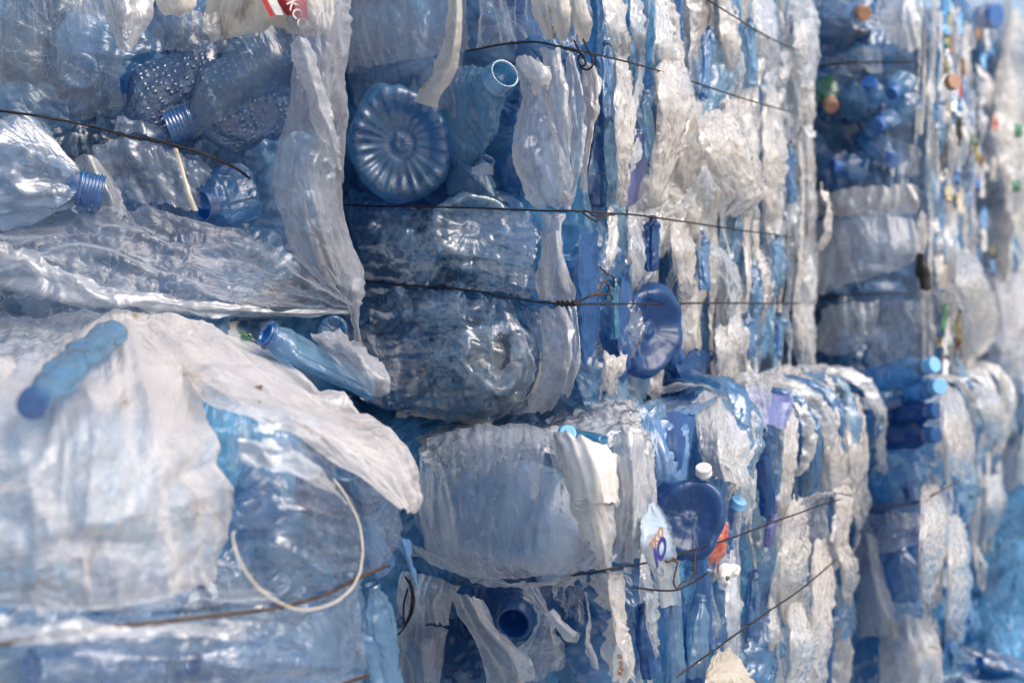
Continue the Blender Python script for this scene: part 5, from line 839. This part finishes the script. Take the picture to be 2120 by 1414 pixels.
for i, (rows, mt, lab) in enumerate([
    ([[(1790, 1070, .06), (1840, 1055, .10), (1900, 1060, .07)], [(1790, 1110, .06), (1850, 1100, .11), (1910, 1110, .08)], [(1790, 1150, .05), (1830, 1150, .08), (1880, 1130, .06)]], 'haze', 'hazy film brow above the blue bottle in the rear lower bale'),
    ([[(1770, 1100, .04), (1790, 1100, .06), (1815, 1110, .05)], [(1775, 1200, .05), (1805, 1200, .08), (1840, 1230, .05)], [(1780, 1320, .04), (1830, 1320, .08), (1870, 1330, .05)]], 'grey', 'grey film curtain on the left of the rear lower bale'),
    ([[(1830, 1280, .06), (1880, 1270, .09), (1930, 1280, .06)], [(1820, 1340, .06), (1880, 1340, .10), (1950, 1340, .06)], [(1820, 1420, .05), (1880, 1420, .08), (1960, 1420, .05)]], 'warm', 'warm white film mound at the bottom of the rear lower bale'),
    ([[(1690, 850, .06), (1740, 820, .10), (1830, 815, .07)], [(1700, 870, .06), (1750, 850, .10), (1830, 850, .07)]], 'milky', 'glossy film lip between the two lower bales')]):
    sheet('plastic_film', grid(He, rows), M[mt], 620 + i, lab, fold=(.03, .01), res=.006)
for i, (ln, mt, lab) in enumerate([([(1960, 800, 18, .05), (1975, 860, 30, .09), (1985, 930, 34, .10), (1980, 1000, 24, .08)], 'warm', 'white film bulge beside the jutting blue necks'), ([(1925, 1000, 20, .05), (1935, 1080, 30, .09), (1930, 1160, 30, .09), (1925, 1260, 20, .06)], 'warm', 'long pale fold at the corner of the rear lower bale'), ([(2050, 980, 16, .05), (2062, 1040, 22, .08), (2050, 1100, 16, .05)], 'warm', 'pale film loop near the right edge of the photo'), ([(2030, 800, 20, .06), (2050, 850, 30, .10), (2070, 920, 20, .08)], 'white', 'white rounded bag on the far corner of the rear lower bale'), ([(1970, 1060, 16, .06), (1985, 1160, 26, .10), (1980, 1260, 24, .09), (1970, 1330, 14, .06)], 'warm', 'pale twisted film hanging right of the long pale fold')]):
    sstrip(Hs, lab, ln, M[mt], 630 + i, .8, res=.006)
wires(baleH, [He, Hs], [[(1770, 1058, .07), (1820, 1050, .11), (1890, 1042, .10), (1940, 1020, .08, 1), (2000, 985, .08, 1)]], M['rust'], r=.0018)
# ================================================================== far bales, ground debris
fill_end(baleF, Fe, 1985, 2065, 60, 500, 10, [('haze', 3), ('grey', 3), ('petblue', 2)], 77, size=(40, 70), res=.008)
fill_patch(baleF, Fs, .0, .85, .9, 1.8, 20, [('warm', 4), ('milky', 3), ('white', 3), ('petblue', 1)], 87, w=(.03, .08), off=(.02, .07), res=.009)
fill_side(baleF, Fs, .0, .85, .9, 1.84, 14, [('warm', 6), ('white', 5), ('milky', 1)], [lambda t: 1.3], 97, wmin=.03, wmax=.06, res=.009)
pb(Fe, 'water_bottle', 'grey blue bottle with dark blue cap high beside the white sky', (1960, 40, .05), (2062, 32, .12), 60, M['pet'], 650, neckpx=22, cap=M['capblue'], crum=.3, ff=.8)
pb(Fe, 'water_bottle', 'shadowed bottle with round blue cap on the pale far bale', (1990, 250, .03), (2014, 322, .07), 34, M['petsmoke'], 651, neckpx=15, cap=M['caplight'], crum=.3)
sheet('plastic_film', grid(Fe, [[(1935, -20, .10), (2010, -30, .16), (2080, -10, .1)], [(1950, 50, .10), (2010, 60, .17), (2080, 50, .1)], [(1970, 90, .08), (2020, 100, .12), (2070, 90, .08)]]), M['haze'], 652, 'grey translucent bag round the capped bottle beside the sky', fold=(.05, .012))
for i, (x, y, lab) in enumerate([(2108, 272, 'green scrap stuck high on the pale far bale'), (2104, 385, 'lower green scrap on the pale far bale'), (2040, 512, 'bright green scrap between the far bales')]):
    f = Fs if x > 2070 else Fe
    sheet('green_scrap', grid(f, [[(x - 9, y - 14, .10), (x + 9, y - 12, .10)], [(x - 8, y, .13), (x + 9, y, .13)], [(x - 10, y + 13, .10), (x + 8, y + 14, .10)]]), M['greenopaque'], 660 + i, lab, 'plastic scrap', fold=None, crum=(.02, .006))
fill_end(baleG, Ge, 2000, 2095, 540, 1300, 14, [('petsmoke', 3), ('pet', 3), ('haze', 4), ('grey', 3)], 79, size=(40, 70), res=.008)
fill_side(baleG, Gs, .0, .85, .05, .83, 12, [('petsmoke', 2), ('pet', 2), ('grey', 4), ('milky', 3)], [], 99, wmin=.03, wmax=.06, res=.009)
sheet('plastic_film', gridw([[(2040, 540, 4.2), (2080, 525, 4.3), (2130, 530, 4.4)], [(2030, 600, 3.9), (2080, 590, 3.9), (2135, 590, 4.0)], [(2040, 700, 3.85), (2085, 700, 3.85), (2135, 690, 3.95)], [(2060, 800, 3.85), (2090, 810, 3.85), (2135, 800, 3.95)]]), M['grey'], 670, 'hazy blue bag heaped under the far pale bale at the right edge', fold=(.06, .02), res=.008)
r = random.Random(9)
heap = ['pale blue', 'clear', 'tilted clear', 'deep blue', 'small clear', 'flattened blue', 'shining clear', 'half buried blue', 'leaning pale', 'crumpled clear', 'teal', 'capped clear', 'dull blue', 'twisted clear', 'short pale', 'dusty clear']
spots = [(1990, 1290), (2030, 1260), (2075, 1250), (2110, 1290), (1960, 1330), (2010, 1330), (2055, 1310), (2095, 1340), (1985, 1380), (2030, 1370), (2075, 1385), (2115, 1390), (1950, 1400), (2000, 1420), (2050, 1430), (2100, 1440)]
for i, (x, y) in enumerate(spots):
    p = W(x, y, 3.0 + (1440 - y) * .0035); th = r.uniform(0, 6.28); d = np.array([math.cos(th), math.sin(th), r.uniform(-.2, .5)])
    bottle('loose_bottle', heap[i] + ' loose crushed bottle on the litter heap, ' + ['top left', 'upper middle', 'under the far bale', 'top right edge', 'left of centre', 'in the centre', 'right of the centre one', 'near the right edge', 'second row left', 'second row middle', 'second row right', 'lower right edge', 'far lower left', 'bottom left', 'bottom middle', 'bottom right'][i], p - d * .06, p + d * .08, .035, M[['pet', 'petclear', 'petblue', 'petclear'][i % 4]], 700 + i, neck=.013, cap=M['capblue'] if i % 3 == 0 else None, flat=(0, 0, 1), ff=.6, crum=.4, n=48, m=60, group='loose bottles on the litter heap')
hv = []; n_ = 60
for j in range(n_):
    for i in range(n_):
        hx, hy = .85 + 1.6 * i / (n_ - 1), 2.5 + 2.2 * j / (n_ - 1)
        hv.append((hx, hy, max(.004, .50 * math.exp(-(((hx - 1.45) / .55) ** 2 + ((hy - 3.75) / .75) ** 2)))))
hv = np.array(hv); hv[:, 2] += .05 * fbm(hv[:, 0] * 9, hv[:, 1] * 9, .5, 4) * np.clip(hv[:, 2] * 6, 0, 1)
h_ = mesh_obj('plastic_litter', hv, gridf(n_, n_), M['core'], None, hv[:, :2]); h_['kind'] = 'stuff'; h_['label'] = 'heap of loose plastic litter at the foot of the bales'; h_['category'] = 'litter'

# ================================================================== setting, light, camera
g_ = mesh_obj('ground', [(-60, -60, 0), (60, -60, 0), (60, 60, 0), (-60, 60, 0)], [[0, 1, 2, 3]], M['ground']); g_['kind'] = 'structure'
w = bpy.data.worlds.new('World'); SC.world = w; w.use_nodes = True
nt = w.node_tree; nt.nodes.clear()
sky = nt.nodes.new('ShaderNodeTexSky'); sky.sky_type = 'NISHITA'; sky.sun_disc = False
SUN = unit(np.array([.68, -.38, .80]))
sky.sun_elevation = math.asin(SUN[2]); sky.sun_rotation = math.atan2(SUN[0], SUN[1]); sky.air_density = 1.0; sky.dust_density = 3.0; sky.ozone_density = 1.0
bg = nt.nodes.new('ShaderNodeBackground'); bg.inputs[1].default_value = .14; wo = nt.nodes.new('ShaderNodeOutputWorld')
nt.links.new(sky.outputs[0], bg.inputs[0]); nt.links.new(bg.outputs[0], wo.inputs[0])
sl = bpy.data.lights.new('sun', 'SUN'); sl.energy = 1.5; sl.angle = math.radians(50); sl.color = (1, .91, .80)
so = bpy.data.objects.new('sun', sl); COL.objects.link(so); so.rotation_euler = Vector(SUN).to_track_quat('Z', 'Y').to_euler()
cd = bpy.data.cameras.new('camera'); co = bpy.data.objects.new('camera', cd); COL.objects.link(co); SC.camera = co
co.location = CAM; co.rotation_euler = (math.pi / 2 - PITCH, 0, 0); cd.lens = 50; cd.sensor_width = 36; cd.clip_end = 500; cd.clip_start = .05
cd.dof.use_dof = True; cd.dof.focus_distance = 2.08; cd.dof.aperture_fstop = 2.6
SC.view_settings.view_transform = 'Standard'; SC.view_settings.look = 'None'; SC.view_settings.exposure = EXPO; SC.view_settings.gamma = 1
SC.render.engine = 'CYCLES'
c = SC.cycles; c.max_bounces = 4; c.diffuse_bounces = 3; c.glossy_bounces = 2; c.transmission_bounces = 3; c.transparent_max_bounces = 24; c.use_adaptive_sampling = True; c.adaptive_threshold = .04; c.caustics_reflective = False; c.caustics_refractive = False; c.use_denoising = True
